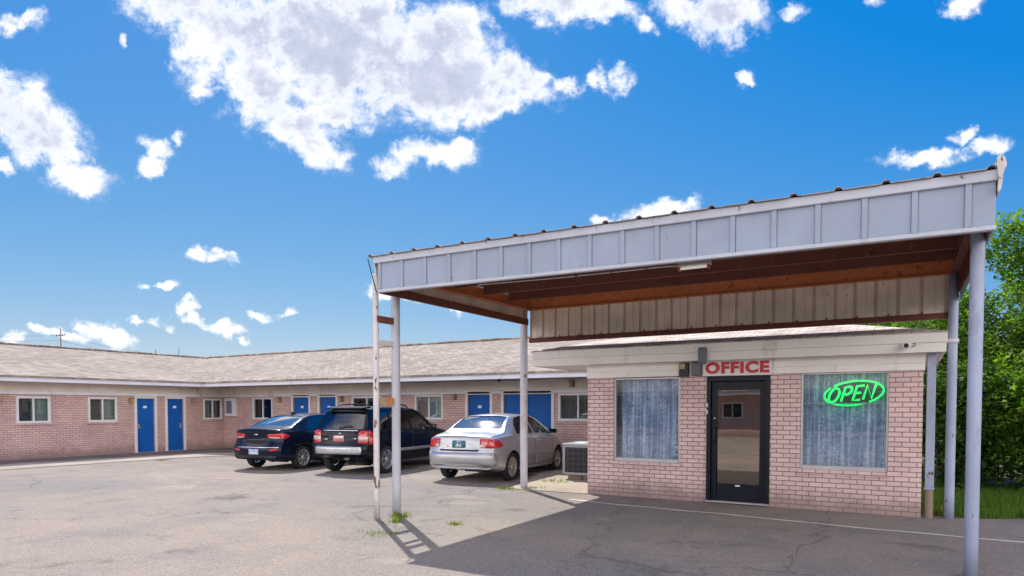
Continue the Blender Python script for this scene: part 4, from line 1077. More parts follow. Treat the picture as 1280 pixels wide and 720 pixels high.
def bm_from(V, Fs):
    bm = bmesh.new(); vs = [bm.verts.new(v) for v in V]
    for f in Fs:
        f2 = [];
        for i in f:
            if not f2 or vs[i] is not f2[-1]: f2.append(vs[i])
        if f2[0] is f2[-1]: f2.pop()
        if len(set(f2)) == len(f2) and len(f2) > 2:
            try: bm.faces.new(f2)
            except ValueError: pass
    bmesh.ops.recalc_face_normals(bm, faces=bm.faces); return bm

AX = {'R': (Vector((0, 1, 0)), lambda a, b: Vector((a, -3, b))), 'L': (Vector((0, -1, 0)), lambda a, b: Vector((a, 3, b))),
      'B': (Vector((1, 0, 0)), lambda a, b: Vector((-3, a, b))), 'F': (Vector((-1, 0, 0)), lambda a, b: Vector((9, a, b))), 'T': (Vector((0, 0, -1)), lambda a, b: Vector((a, b, 4)))}
def rounded(poly, r, n=4):
    out = []; N = len(poly)
    for i in range(N):
        p = Vector(poly[i]); a = Vector(poly[i - 1]); c = Vector(poly[(i + 1) % N])
        d0 = (a - p); d1 = (c - p); rr = min(r, d0.length * .45, d1.length * .45)
        s_ = p + d0.normalized() * rr; e_ = p + d1.normalized() * rr
        for k in range(n + 1):
            t = k / n; q = s_ * (1 - t) ** 2 + p * 2 * t * (1 - t) + e_ * t * t; out.append((q.x, q.y))
    return out
def patch(bvh, poly, axis, off, step=.07, skirt=.012, mb=None, mi=0, smooth=True):
    """a panel with outline `poly` laid on the body surface and lifted by `off`"""
    mb = mb or MB(); dirv, org = AX[axis]
    bm = bmesh.new(); vs = [bm.verts.new((a, b, 0)) for a, b in poly]; bm.faces.new(vs)
    for c, nrm in ((0, Vector((1, 0, 0))), (1, Vector((0, 1, 0)))):
        lo = min(p[c] for p in poly); hi = max(p[c] for p in poly); k = max(1, int((hi - lo) / step))
        for i in range(1, k):
            pt = Vector((0, 0, 0)); pt[c] = lo + (hi - lo) * i / k
            bmesh.ops.bisect_plane(bm, geom=bm.verts[:] + bm.edges[:] + bm.faces[:], plane_co=pt, plane_no=nrm)
    bad = []; nm = {}
    for v in bm.verts:
        hit, n, _, _ = bvh.ray_cast(org(v.co.x, v.co.y), dirv)
        if hit is None: bad.append(v); continue
        if n.dot(dirv) > 0: n = -n
        nm[v] = (hit, n)
    if bad: bmesh.ops.delete(bm, geom=bad, context='VERTS')
    bm.verts.ensure_lookup_table()
    # even out the normals a little so the panel reads as one surface
    vidx = {v: i for i, v in enumerate(bm.verts)}; V = []; S = []
    for v in bm.verts:
        n = nm[v][1].copy()
        for e in v.link_edges:
            n += nm[e.other_vert(v)][1] * .5
        n.normalize(); V.append(nm[v][0] + n * off); S.append(nm[v][0] + n * (off - skirt))
    fs = [tuple(vidx[v] for v in f.verts) for f in bm.faces]; bd = [(vidx[e.verts[0]], vidx[e.verts[1]]) for e in bm.edges if len(e.link_faces) == 1]
    bm.free()
    mb.mesh(V, fs, mi, smooth)
    if skirt:
        used = sorted({i for e in bd for i in e}); m_ = {i: k for k, i in enumerate(used)}
        mb.mesh([V[i] for i in used] + [S[i] for i in used], [(m_[a], m_[b], len(used) + m_[b], len(used) + m_[a]) for a, b in bd], mi)
    return mb
def offset_poly(poly, d):
    N = len(poly); area = sum(poly[i][0] * poly[(i + 1) % N][1] - poly[(i + 1) % N][0] * poly[i][1] for i in range(N)); sg = 1 if area > 0 else -1
    out = []
    for i in range(N):
        a = Vector(poly[i - 1]); p = Vector(poly[i]); c = Vector(poly[(i + 1) % N])
        n0 = (p - a); n1 = (c - p); n0 = Vector((n0.y, -n0.x)).normalized() * sg; n1 = Vector((n1.y, -n1.x)).normalized() * sg
        m = n0 + n1; m = m.normalized() if m.length > 1e-6 else n0
        k = d / max(.5, m.dot(n0)); out.append((p.x + m.x * k, p.y + m.y * k))
    return out

def carpaint(name, col, metallic, rough=.28, coat=.9):
    m, t, b = newmat(name)
    f, _ = t.noise(t.obj(), 2.0, 3); k = t.ramp(f, .3, .7, .93, 1.05)
    t.put(b.inputs['Base Color'], t.mix(1.0, col, t.comb(k, k, k), 'MULTIPLY')); t.put(b.inputs['Metallic'], metallic)
    g, _ = t.noise(t.obj(), 4, 5, .7)
    t.put(b.inputs['Roughness'], t.ramp(g, .3, .8, rough, rough + .15)); t.put(b.inputs['Coat Weight'], coat); t.put(b.inputs['Coat Roughness'], .04); t.put(b.inputs['Specular IOR Level'], .3 if coat > .5 else .12)
    return m
M['car_glass'] = glass_mat('car_glass', (.80, .94, .90), .10, .97)
M['car_glass_rear'] = glass_mat('car_rear_glass', (.10, .15, .19), .07, .7)
M['car_glass_clear'] = glass_mat('car_rear_glass_clear', (.72, .90, .92), .34, .95)
for k_ in ('car_glass_clear', 'car_glass_rear', 'car_glass'):
    for n_ in M[k_].node_tree.nodes:
        if n_.type == 'BSDF_GLOSSY': n_.inputs['Roughness'].default_value = .05
M['car_glass_dark'] = glass_mat('car_tinted_glass', (.07, .09, .11), .10, .6)
M['car_inside'] = paint('car_cabin_trim', (.055, .052, .05), .85, .1)
M['car_seat'] = paint('car_seat_cloth', (.10, .095, .09), .9, .1)
M['arch'] = paint('wheel_arch_liner', (.010, .010, .010), .9, .1)
M['lamp_red'] = paint('red_tail_lens', (.55, .012, .012), .12, .1, 9, coat=1.0)
M['lamp_clear'] = paint('clear_lens', (.62, .55, .52), .12, .1, 9, coat=1.0)
M['lamp_head'] = paint('headlight_lens', (.45, .48, .5), .1, .1, 9, coat=1.0)
M['chrome'] = paint('chrome_strip', (.75, .75, .77), .12, .03, metallic=1.0)
M['alloy'] = paint('alloy_rim', (.55, .56, .58), .3, .08, 10, metallic=.7)
M['hubcap'] = paint('beige_hubcap', (.42, .39, .34), .45, .12, 10, metallic=.3)
M['seam'] = paint('shut_line', (.012, .012, .013), .8, .1)
M['bplastic'] = paint('bumper_plastic', (.03, .03, .032), .6, .1)
M['plate_teal'] = paint('teal_plate', (.03, .17, .24), .45, .25, 14)
M['plate_red'] = paint('red_plate', (.62, .20, .20), .45, .25, 14)
M['plate_blue'] = paint('pale_blue_plate', (.36, .42, .60), .45, .2, 14)
M['exhaust'] = paint('exhaust_pipe', (.20, .15, .12), .5, .2, metallic=.6)

def wheel(parent, x, y, r, wd, side, rim_mat, spokes, sp_w, rim_r, style):
    """tyre lathe > rim with spokes, hub"""
    mb = MB(); h = wd / 2; c = (x, y, r)
    mb.lathe([(rim_r, -h * .8), (rim_r + .02, -h * .95), (r - .03, -h), (r - .008, -h * .82), (r, -h * .5), (r, h * .5), (r - .008, h * .82), (r - .03, h), (rim_r + .02, h * .95), (rim_r, h * .8), (rim_r, -h * .8)], 40, c, 'y')
    w = mb.build('wheel', M['rubber'], parent)
    mb = MB(); o = side * h * .86
    # rim barrel, back disc, spokes standing proud
    mb.lathe([(rim_r + .004, o), (rim_r - .012, o + side * .006), (rim_r - .02, o - side * .015), (rim_r - .03, o - side * .10)], 40, c, 'y')
    n = spokes
    for k in range(n):
        a = 2 * math.pi * k / n + .3
        angs = ((a - sp_w, a + sp_w),) if style != 'twin' else ((a - sp_w * 1.5, a - sp_w * .4), (a + sp_w * .4, a + sp_w * 1.5))
        for (a0, a1) in angs:
            q = []
            for rr_, aa in ((.045, a0 * 1.0), (.045, a1), (rim_r - .012, a1 - (a1 - a) * .25), (rim_r - .012, a0 - (a0 - a) * .25)):
                q.append((x + rr_ * math.cos(aa), r + rr_ * math.sin(aa)))
            mb.prism(q, lambda a_, b_: (a_, y + o - side * .006, b_), lambda a_, b_: (a_, y + o - side * .035, b_))
    mb.lathe([(0, o + side * .004), (.035, o + side * .002), (.055, o - side * .006), (.06, o - side * .03)], 24, c, 'y')
    mb.build('rim', rim_mat, w)
    mb = MB(); mb.lathe([(0, o - side * .075), (rim_r * .72, o - side * .075), (rim_r * .74, o - side * .06), (rim_r * .74, o - side * .095)], 30, c, 'y'); mb.build('brake_disc', M['exhaust'], w)
    return w

def boolean(o, cutter, op='DIFFERENCE'):
    md = o.modifiers.new('b', 'BOOLEAN'); md.operation = op; md.object = cutter; md.solver = 'EXACT'
    try: md.material_mode = 'TRANSFER'
    except Exception: pass

def make_car(S):
    C = S['car']; L = C.L
    ang = S['heading']; root = thing(S['name'], S['label'], 'car', S['loc'], ang, None, local=True); root.scale = (S['scale'],) * 3
    # local frame: shift so that the rear axle centre sits at the origin
    sh = Matrix.Translation((-S['axle'], 0, 0))
    V, Fs = C.body_mesh()
    bm = bm_from(V, Fs); bvh = BVHTree.FromBMesh(bm)
    me = bpy.data.meshes.new('body'); 
    for m in (S['paint'], M['car_inside'], M['arch']): me.materials.append(m)
    for f in bm.faces: f.smooth = True
    bm.to_mesh(me); bm.free()
    body = bpy.data.objects.new('body', me); COL.objects.link(body)
    tmp = []
    def cutter(V, Fs, mat):
        b2 = bm_from(V, Fs); m2 = bpy.data.meshes.new('cut'); m2.materials.append(mat); b2.to_mesh(m2); b2.free()
        o2 = bpy.data.objects.new('cut', m2); COL.objects.link(o2); tmp.append(o2); boolean(body, o2)
    # cabin hollow
    cv = C.body_mesh(36, .055, S['cabin'][0], S['cabin'][1], .34, warp=False)
    cvw = [(C.warp(x, y, z), y, z) for x, y, z in cv[0]]
    cutter(cvw, cv[1], M['car_inside'])
    def prism_cut(poly, f0, f1, mat):
        mbx = MB(); mbx.prism(poly, f0, f1); cutter(mbx.v, mbx.f, mat)
    for poly in S['side_windows']: prism_cut(poly, lambda a, c: (a, -1.3, c), lambda a, c: (a, 1.3, c), M['seam'])
    xm_ = sum(S['cabin']) / 2
    prism_cut(S['rear_window'], lambda a, c: (-.5, a, c), lambda a, c: (xm_, a, c), M['seam'])
    prism_cut(S['windshield'], lambda a, c: (L + .5, a, c), lambda a, c: (xm_, a, c), M['seam'])
    r, ar = S['wheel_r'], S['arch_r']
    for wx in (S['axle'], S['axle'] + S['wb']):
        for sd in (1, -1):
            mbx = MB(); mbx.tube((wx, sd * (C.W / 2 - .30), r + .01), (wx, sd * 1.2, r + .01), ar, 40); b0 = len(mbx.v)
            mbx.box(wx - ar, wx + ar, min(sd * (C.W / 2 - .30), sd * 1.2), max(sd * (C.W / 2 - .30), sd * 1.2), -.3, r + .01)
            mbx2 = MB(); nn = 28
            prof = [(wx + ar * math.cos(R(180 * i / nn)), r + .01 + ar * math.sin(R(180 * i / nn))) for i in range(nn + 1)] + [(wx - ar, -.3), (wx + ar, -.3)]
            mbx2.prism(prof, lambda a, c: (a, sd * (C.W / 2 - .30), c), lambda a, c: (a, sd * 1.3, c)); cutter(mbx2.v, mbx2.f, M['arch'])
    dg = bpy.context.evaluated_depsgraph_get(); fin = bpy.data.meshes.new_from_object(body.evaluated_get(dg)); fin.name = 'body'
    fin.transform(sh); fin.set_sharp_from_angle(angle=R(32))
    body.modifiers.clear(); body.data = fin; attach(body, root)
    for o2 in tmp: bpy.data.objects.remove(o2)
    def out(mb, name, mats, parent=root):
        mb.v = [(a - S['axle'], b_, c) for a, b_, c in mb.v]
        return mb.build(name, mats, parent, weld=True)
    W2 = C.W / 2
    # glass
    for i, poly in enumerate(S['side_windows']):
        for ax in 'RL': out(patch(bvh, offset_poly(poly, .012), ax, -.012, .08, 0), 'side_window', S['glass'][i])
    rg = out(patch(bvh, offset_poly(S['rear_window'], .014), 'B', -.008, .07, 0), 'rear_window', S['rear_glass'])
    out(patch(bvh, offset_poly(S['windshield'], .012), 'F', -.012, .08, 0), 'windshield', M['car_glass'])
    # seats and dashboard
    sx = S['seat_x']; sz = S['seat_z']
    for x, y0, y1 in ((sx[0], -.62, -.10), (sx[0], .10, .62), (sx[1], -.62, .62)):
        mb = MB(); q = [(x, sz), (x + .5, sz + .04), (x + .5, sz + .16), (x + .05, sz + .16), (x - .17, sz + .68), (x - .29, sz + .66), (x - .12, sz + .1)]
        mb.prism(q, lambda a, c: (a, y0, c), lambda a, c: (a, y1, c))
        ys = ((y0 + y1) / 2,) if y1 - y0 < .7 else (-.36, .36)
        for yy in ys: mb.box(x - .31, x - .21, yy - .13, yy + .13, sz + .70, sz + .86)
        o_ = out(mb, 'seat', M['car_seat'])
    mb = MB(); dx = S['dash']; mb.box(dx, dx + .35, -.66, .66, .62, .93); mb.path([(dx - .12 + .02 * math.cos(t_), .36 + .18 * math.sin(t_), .90 + .17 * math.cos(t_)) for t_ in [2 * math.pi * i / 20 for i in range(20)]], .015, 6, closed=True)
    out(mb, 'dashboard', M['car_inside'])
    # doors: a lifted panel with a dark shut line round it, and handles
    for ax, sd in (('R', -1), ('L', 1)):
        for i, poly in enumerate(S['doors']):
            mb = MB(); patch(bvh, offset_poly(poly, .008), ax, .0012, .09, .006, mb, 1); patch(bvh, poly, ax, .0032, .09, .003, mb, 0)
            d = out(mb, 'door', [S['paint'], M['seam']])
            hx_, hz_ = S['handles'][i]; hit, n_, _, _ = bvh.ray_cast(AX[ax][1](hx_, hz_), AX[ax][0])
            mb = MB(); yy = hit.y; mb.path([(hx_ - .09, yy + sd * .002, hz_), (hx_ - .08, yy + sd * .028, hz_), (hx_ + .08, yy + sd * .028, hz_ + .004), (hx_ + .09, yy + sd * .002, hz_)], .014, 8)
            out(mb, 'door_handle', S['handle_mat'], d)
        for (poly, mt, off) in S.get('side_trims', []): out(patch(bvh, poly, ax, off, .1, off + .004), 'side_moulding', mt)
        # mirror
        mx, mz = S['mirror']; hit, n_, _, _ = bvh.ray_cast(AX[ax][1](mx, mz - .06), AX[ax][0]); yy = hit.y
        mb = MB(); mb.mesh(*[([(mx + a * .10, yy + sd * (.14 + b_ * .10), mz + c * .065) for a, b_, c in ((-.7, -1, -.8), (-.7, 1, -.7), (-.7, 1, .8), (-.7, -1, 1), (.3, -.8, -.7), (.4, .8, -.5), (.4, .8, .5), (.3, -.8, .7), (.9, -.4, -.3), (.9, .4, -.2), (.9, .4, .2), (.9, -.4, .3))]), [(0, 1, 2, 3), (0, 4, 5, 1), (1, 5, 6, 2), (2, 6, 7, 3), (3, 7, 4, 0), (4, 8, 9, 5), (5, 9, 10, 6), (6, 10, 11, 7), (7, 11, 8, 4), (8, 11, 10, 9)]])
        mb.tube((mx, yy - sd * .01, mz - .04), (mx, yy + sd * .09, mz - .03), .025, 10)
        mr = out(mb, 'mirror', S['mirror_mat'])
        mb = MB(); mb.face([(mx - .072, yy + sd * (.14 - .08), mz - .04), (mx - .072, yy + sd * (.14 + .085), mz - .035), (mx - .072, yy + sd * (.14 + .085), mz + .045), (mx - .072, yy + sd * (.14 - .08), mz + .05)]); out(mb, 'mirror_glass', M['car_glass_dark'], mr)
    # tail lights: rear face and side face of one lens
    for sd in (-1, 1):
        ax = 'R' if sd < 0 else 'L'; tl = None
        for (poly, kind, mi) in S['tail']:
            mb = MB(); p2 = [((a * -sd if kind == 'B' else a), c) for a, c in poly]
            patch(bvh, p2, 'B' if kind == 'B' else ax, .010 + .003 * mi, .05, .016, mb)
            o_ = out(mb, 'tail_light' if tl is None else ('side_lens' if kind != 'B' else 'reversing_lens'), M['lamp_clear' if mi else 'lamp_red'], tl if tl else root)
            tl = tl or o_
        mb = MB(); patch(bvh, [(a * -sd, c) for a, c in S['head']], 'F', .008, .06, .012, mb); out(mb, 'headlight', M['lamp_head'])
    # rear details
    for (name, poly, ax, mt, off, lab) in S['rear_parts']:
        mb = MB(); patch(bvh, poly, ax, off, .06, off + .008, mb)
        o_ = out(mb, name, mt)
        if lab: o_['label'] = lab
        if name == 'licence_plate' and S.get('plate_mark'):
            mt2, polys = S['plate_mark']; mb = MB()
            for pp in polys: patch(bvh, pp, 'B', off + .003, .05, .002, mb)
            out(mb, 'plate_mark', mt2, o_)
    if S.get('extra'): S['extra'](S, C, bvh, out, root, rg)
    # wheels
    for wx in (S['axle'], S['axle'] + S['wb']):
        for sd in (1, -1): 
            w = wheel(root, wx - S['axle'], sd * (W2 - S['wheel_w'] / 2 - .02), r, S['wheel_w'], sd, S['rim_mat'], S['spokes'], S['sp_w'], S['rim_r'], S['rim_style'])
    # underbody
    mb = MB(); mb.box(.75, L - .5, -W2 + .32, W2 - .32, S['floor_z'] - .08, S['floor_z']); mb.tube((.18, -.42, .25), (.9, -.42, .25), .03, 12); mb.tube((.9, -.3, .24), (.9, .3, .24), .08, 14); mb.tube((S['axle'], -W2 + .2, r), (S['axle'], W2 - .2, r), .04, 10)
    out(mb, 'underbody', M['bplastic'])
    return root

def stubs(S, C, bvh, out, root, rg): pass

# --- silver sedan
civic = Car(4.44, 1.715,
    top=[(0, .985), (.12, 1.02), (.40, 1.045), (.66, 1.075), (.95, 1.23), (1.22, 1.365), (1.5, 1.425), (1.95, 1.445), (2.4, 1.43), (2.7, 1.375), (3.1, 1.18), (3.42, 1.00), (3.8, .93), (4.2, .83), (4.38, .72), (4.44, .66)],
    belt=[(0, .93), (.7, .965), (1.5, .945), (3.2, .90), (3.6, .86), (4.44, .60)],
    bottom=[(0, .30), (.35, .24), (1.0, .20), (3.6, .18), (4.1, .20), (4.44, .24)],
    plan=[(0, .90), (.15, .945), (.5, .985), (1.2, 1.0), (3.2, 1.0), (3.9, .97), (4.3, .90), (4.44, .84)],
    tumble=.50, rear=[(0, .14), (.28, .07), (.40, .02), (.52, .0), (.66, .02), (.70, .055), (.9, .075), (.98, .10), (1.1, .05), (1.5, 0)], front=[(0, .12), (.3, .03), (.5, 0), (.65, .06), (.8, .16), (1.0, .1)], crown=.035, rearplan=.16, frontplan=.30)
def civic_extra(S, C, bvh, out, root, rg):
    mb = MB(); patch(bvh, rounded([(-.70, .345), (.70, .345), (.70, .36), (-.70, .36)], .004), 'B', .002, .1, .006, mb); out(mb, 'bumper_line', M['seam'])
    mb = MB(); mb.box(1.62, 1.66, -.005, .005, 1.435, 1.45); out(mb, 'antenna_base', M['black'])
S_civic = dict(name='sedan_car', label='silver sedan with a teal plate parked nose-in at the wide blue doors', car=civic, scale=1.09, loc=(-8.87, 13.25, 0), heading=R(90 + 5.4), axle=.93, wb=2.62,
    paint=carpaint('silver_paint', (.48, .475, .49), .55, .3), cabin=(.86, 3.28), wheel_r=.305, arch_r=.345, wheel_w=.19, rim_r=.205, rim_mat=M['hubcap'], spokes=9, sp_w=.17, rim_style='plain',
    side_windows=[rounded([(1.20, 1.0), (1.30, 1.20), (1.48, 1.335), (1.72, 1.375), (2.06, 1.38), (2.10, .985)], .05), rounded([(2.19, .98), (2.15, 1.378), (2.36, 1.37), (2.58, 1.325), (2.86, 1.16), (3.08, 1.01), (3.06, .965)], .04)],
    rear_window=rounded([(-.62, 1.115), (-.52, 1.365), (-.3, 1.39), (.3, 1.39), (.52, 1.365), (.62, 1.115)], .06), windshield=rounded([(-.66, 1.03), (-.52, 1.36), (.52, 1.36), (.66, 1.03)], .06),
    glass=(M['car_glass'], M['car_glass']), rear_glass=M['car_glass_clear'], seat_x=(2.35, 1.45), seat_z=.34, dash=2.95,
    doors=[rounded([(1.36, .52), (1.30, .62), (1.22, .75), (1.16, .945), (2.13, .935), (2.13, .28), (1.50, .28)], .04), rounded([(2.15, .28), (2.15, .935), (3.14, .895), (3.18, .6), (3.16, .28)], .04)],
    handles=[(1.36, .83), (2.32, .82)], handle_mat=None, mirror=(3.0, 1.01), mirror_mat=M['black'],
    side_trims=[([(1.32, .505), (3.12, .505), (3.12, .535), (1.32, .535)], None, .008)],
    tail=[(rounded([(.50, .735), (.48, .80), (.47, .93), (.78, .915), (.83, .80), (.82, .735)], .04), 'B', 0), (rounded([(.12, .73), (.14, .90), (.30, .87), (.46, .80), (.34, .74)], .03), 'R', 0), (rounded([(.49, .745), (.49, .82), (.60, .80), (.60, .745)], .02), 'B', 1)],
    head=rounded([(.42, .58), (.45, .70), (.72, .74), (.76, .64), (.70, .58)], .03),
    rear_parts=[('licence_plate', rounded([(-.155, .735), (.155, .735), (.155, .885), (-.155, .885)], .012), 'B', M['plate_teal'], .014, None),
                ('trunk_lid', rounded([(-.46, .665), (.46, .665), (.46, .70), (-.46, .70)], .01), 'B', M['seam'], .001, None),
                ('rear_bumper', rounded([(-.78, .36), (.78, .36), (.80, .50), (.79, .635), (-.79, .635), (-.80, .50)], .05), 'B', None, .018, None),
                ('badge', [(-.03, .93), (.03, .93), (.03, .96), (-.03, .96)], 'B', M['chrome'], .006, None), ('keyhole', [(.26, .75), (.285, .75), (.285, .775), (.26, .775)], 'B', M['black'], .004, None)],
    plate_mark=(M['plate_white'], [[(-.07, .755), (-.035, .83), (-.02, .755)], [(-.02, .755), (.02, .85), (.085, .755)], [(-.06, .858), (.06, .858), (.06, .87), (-.06, .87)]]),
    floor_z=.34, extra=civic_extra)
# --- black SUV
suv = Car(4.40, 1.76,
    top=[(0, 1.565), (.10, 1.60), (.4, 1.632), (1.0, 1.655), (1.8, 1.655), (2.3, 1.635), (2.6, 1.57), (3.0, 1.34), (3.28, 1.14), (3.45, 1.08), (3.9, 1.04), (4.25, .98), (4.40, .90)],
    belt=[(0, 1.06), (1.5, 1.04), (3.1, 1.0), (3.5, .98), (4.40, .86)],
    bottom=[(0, .42), (.3, .36), (.9, .28), (3.6, .26), (4.1, .28), (4.40, .34)],
    plan=[(0, .92), (.2, .96), (.6, .99), (1.2, 1.0), (3.4, 1.0), (4.0, .97), (4.30, .91), (4.40, .87)],
    tumble=.30, rear=[(0, .12), (.38, .06), (.50, .0), (.70, 0), (.74, .05), (1.0, .07), (1.08, .10), (1.35, .25), (1.55, .36), (1.62, .34)], front=[(0, .1), (.4, 0), (.7, 0), (.95, .08), (1.1, .1)], crown=.03, rearplan=.10, frontplan=.22)
def suv_extra(S, C, bvh, out, root, rg):
    for sd in (-1, 1):
        mb = MB(); pts = [(.70, 1.62), (.80, 1.685), (1.2, 1.705), (1.9, 1.70), (2.15, 1.67), (2.22, 1.62)]
        mb.path([(a, sd * .565, c) for a, c in pts], .018, 8); out(mb, 'roof_rail', M['black'])
    hz = 1.14; hit, n_, _, _ = bvh.ray_cast(AX['B'][1](.05, hz), AX['B'][0])
    mb = MB()
    p = []
    for a, c in ((.0, 1.09), (.02, 1.13), (-.12, 1.16), (-.34, 1.175)):
        h2, n2, _, _ = bvh.ray_cast(AX['B'][1](a, c), AX['B'][0]); p.append(h2 + Vector((-.022, 0, .004)))
    mb.path(p, .012, 8); out(mb, 'wiper', M['black'], rg)
    mb = MB(); h1 = []
    mb.mesh([(.27, -.55, 1.615), (.27, .55, 1.615), (.52, .60, 1.648), (.52, -.60, 1.648), (.27, -.55, 1.585), (.27, .55, 1.585), (.52, .60, 1.60), (.52, -.60, 1.60)], [(0, 1, 2, 3), (4, 7, 6, 5), (0, 4, 5, 1), (0, 3, 7, 4), (1, 5, 6, 2)]); out(mb, 'spoiler', S['paint'])
    mb = MB(); mb.lathe([(.055, -.02), (.062, -.01), (.06, .015), (.045, .02)], 18, (.30, -.35, .40), 'x'); out(mb, 'tow_ring', M['exhaust'])
S_suv = dict(name='suv_car', label='black SUV with roof rails and a silver rear bumper parked between two sedans', car=suv, scale=1.06, loc=(-12.61, 13.10, 0), heading=R(90 + 7.5), axle=.86, wb=2.635,
    paint=carpaint('black_paint', (.004, .007, .014), .0, .25, .28), cabin=(.62, 3.10), wheel_r=.345, arch_r=.40, wheel_w=.21, rim_r=.235, rim_mat=M['alloy'], spokes=7, sp_w=.13, rim_style='twin',
    side_windows=[rounded([(.62, 1.10), (.80, 1.50), (1.10, 1.54), (1.08, 1.085)], .05), rounded([(1.16, 1.085), (1.17, 1.54), (1.96, 1.545), (1.98, 1.07)], .04), rounded([(2.06, 1.07), (2.04, 1.545), (2.28, 1.535), (2.50, 1.485), (2.86, 1.24), (3.02, 1.10), (3.0, 1.05)], .04)],
    rear_window=rounded([(-.66, 1.10), (-.56, 1.50), (.56, 1.50), (.66, 1.10)], .06), windshield=rounded([(-.68, 1.14), (-.56, 1.53), (.56, 1.53), (.68, 1.14)], .06),
    glass=(M['car_glass_dark'], M['car_glass_dark'], M['car_glass']), rear_glass=M['car_glass_rear'], seat_x=(2.2, 1.25), seat_z=.48, dash=2.85,
    doors=[rounded([(1.30, .62), (1.24, .75), (1.12, .95), (1.10, 1.045), (2.01, 1.03), (2.01, .40), (1.40, .40)], .04), rounded([(2.03, .40), (2.03, 1.03), (3.08, .995), (3.12, .7), (3.10, .40)], .04)],
    handles=[(1.28, .93), (2.20, .92)], handle_mat=None, mirror=(2.93, 1.13), mirror_mat=M['black'],
    side_trims=[([(1.36, .52), (3.06, .52), (3.06, .60), (1.36, .60)], M['alloy'], .012)],
    tail=[(rounded([(.54, .77), (.56, 1.05), (.70, 1.08), (.83, .95), (.83, .76)], .03), 'B', 0), (rounded([(.10, .74), (.12, 1.05), (.22, 1.08), (.33, .97), (.37, .80), (.34, .74)], .03), 'R', 0), (rounded([(.55, .83), (.55, .93), (.80, .93), (.80, .83)], .01), 'B', 1)],
    head=rounded([(.46, .78), (.46, .92), (.70, .92), (.72, .80)], .05),
    rear_parts=[('licence_plate', rounded([(-.155, .80), (.155, .80), (.155, .95), (-.155, .95)], .012), 'B', M['plate_red'], .014, None),
                ('rear_bumper', rounded([(-.66, .50), (.66, .50), (.68, .60), (.66, .685), (-.66, .685), (-.68, .60)], .03), 'B', M['alloy'], .03, 'silver rear bumper'),
                ('liftgate_seam', [(-.62, .715), (.62, .715), (.62, .73), (-.62, .73)], 'B', M['seam'], .001, None), ('chrome_strip', [(-.52, 1.055), (.50, 1.055), (.50, 1.078), (-.52, 1.078)], 'B', M['chrome'], .012, None),
                ('badge', [(-.06, .985), (.04, .985), (.04, 1.01), (-.06, 1.01)], 'B', M['chrome'], .005, None), ('badge', [(.34, .84), (.48, .84), (.48, .86), (.34, .86)], 'B', M['chrome'], .005, None), ('badge', [(-.50, .86), (-.40, .86), (-.40, .885), (-.50, .885)], 'B', M['chrome'], .005, None)],
    plate_mark=(M['plate_white'], [[(-.14, .875), (.14, .875), (.14, .935), (-.14, .935)]]),
    floor_z=.42, extra=suv_extra)
# --- dark blue sedan
rio = Car(4.38, 1.725,
    top=[(0, 1.03), (.07, 1.075), (.30, 1.085), (.50, 1.11), (.85, 1.245), (1.2, 1.365), (1.6, 1.44), (2.0, 1.458), (2.45, 1.44), (2.75, 1.37), (3.15, 1.18), (3.42, 1.02), (3.8, .96), (4.2, .86), (4.34, .76), (4.38, .70)],
    belt=[(0, .98), (.8, 1.0), (1.5, .97), (3.2, .92), (3.6, .88), (4.38, .62)],
    bottom=[(0, .28), (.35, .24), (1.0, .20), (3.6, .18), (4.1, .20), (4.38, .24)],
    plan=[(0, .90), (.15, .95), (.5, .985), (1.2, 1.0), (3.2, 1.0), (3.9, .97), (4.25, .90), (4.38, .85)],
    tumble=.50, rear=[(0, .14), (.28, .05), (.42, 0), (.58, .0), (.66, .05), (.72, .075), (.9, .09), (1.0, .06), (1.08, .02), (1.2, .0)], front=[(0, .12), (.3, .03), (.5, 0), (.65, .06), (.8, .16), (1.0, .1)], crown=.035, rearplan=.18, frontplan=.30)
def rio_extra(S, C, bvh, out, root, rg):
    mb = MB(); mb.mesh([(1.42, -.02, 1.41), (1.42, .02, 1.41), (1.62, .025, 1.44), (1.62, -.025, 1.44), (1.40, 0, 1.49), (1.44, 0, 1.49)], [(0, 1, 4), (1, 2, 5, 4), (2, 3, 5), (3, 0, 4, 5)]); out(mb, 'antenna_fin', M['black'])
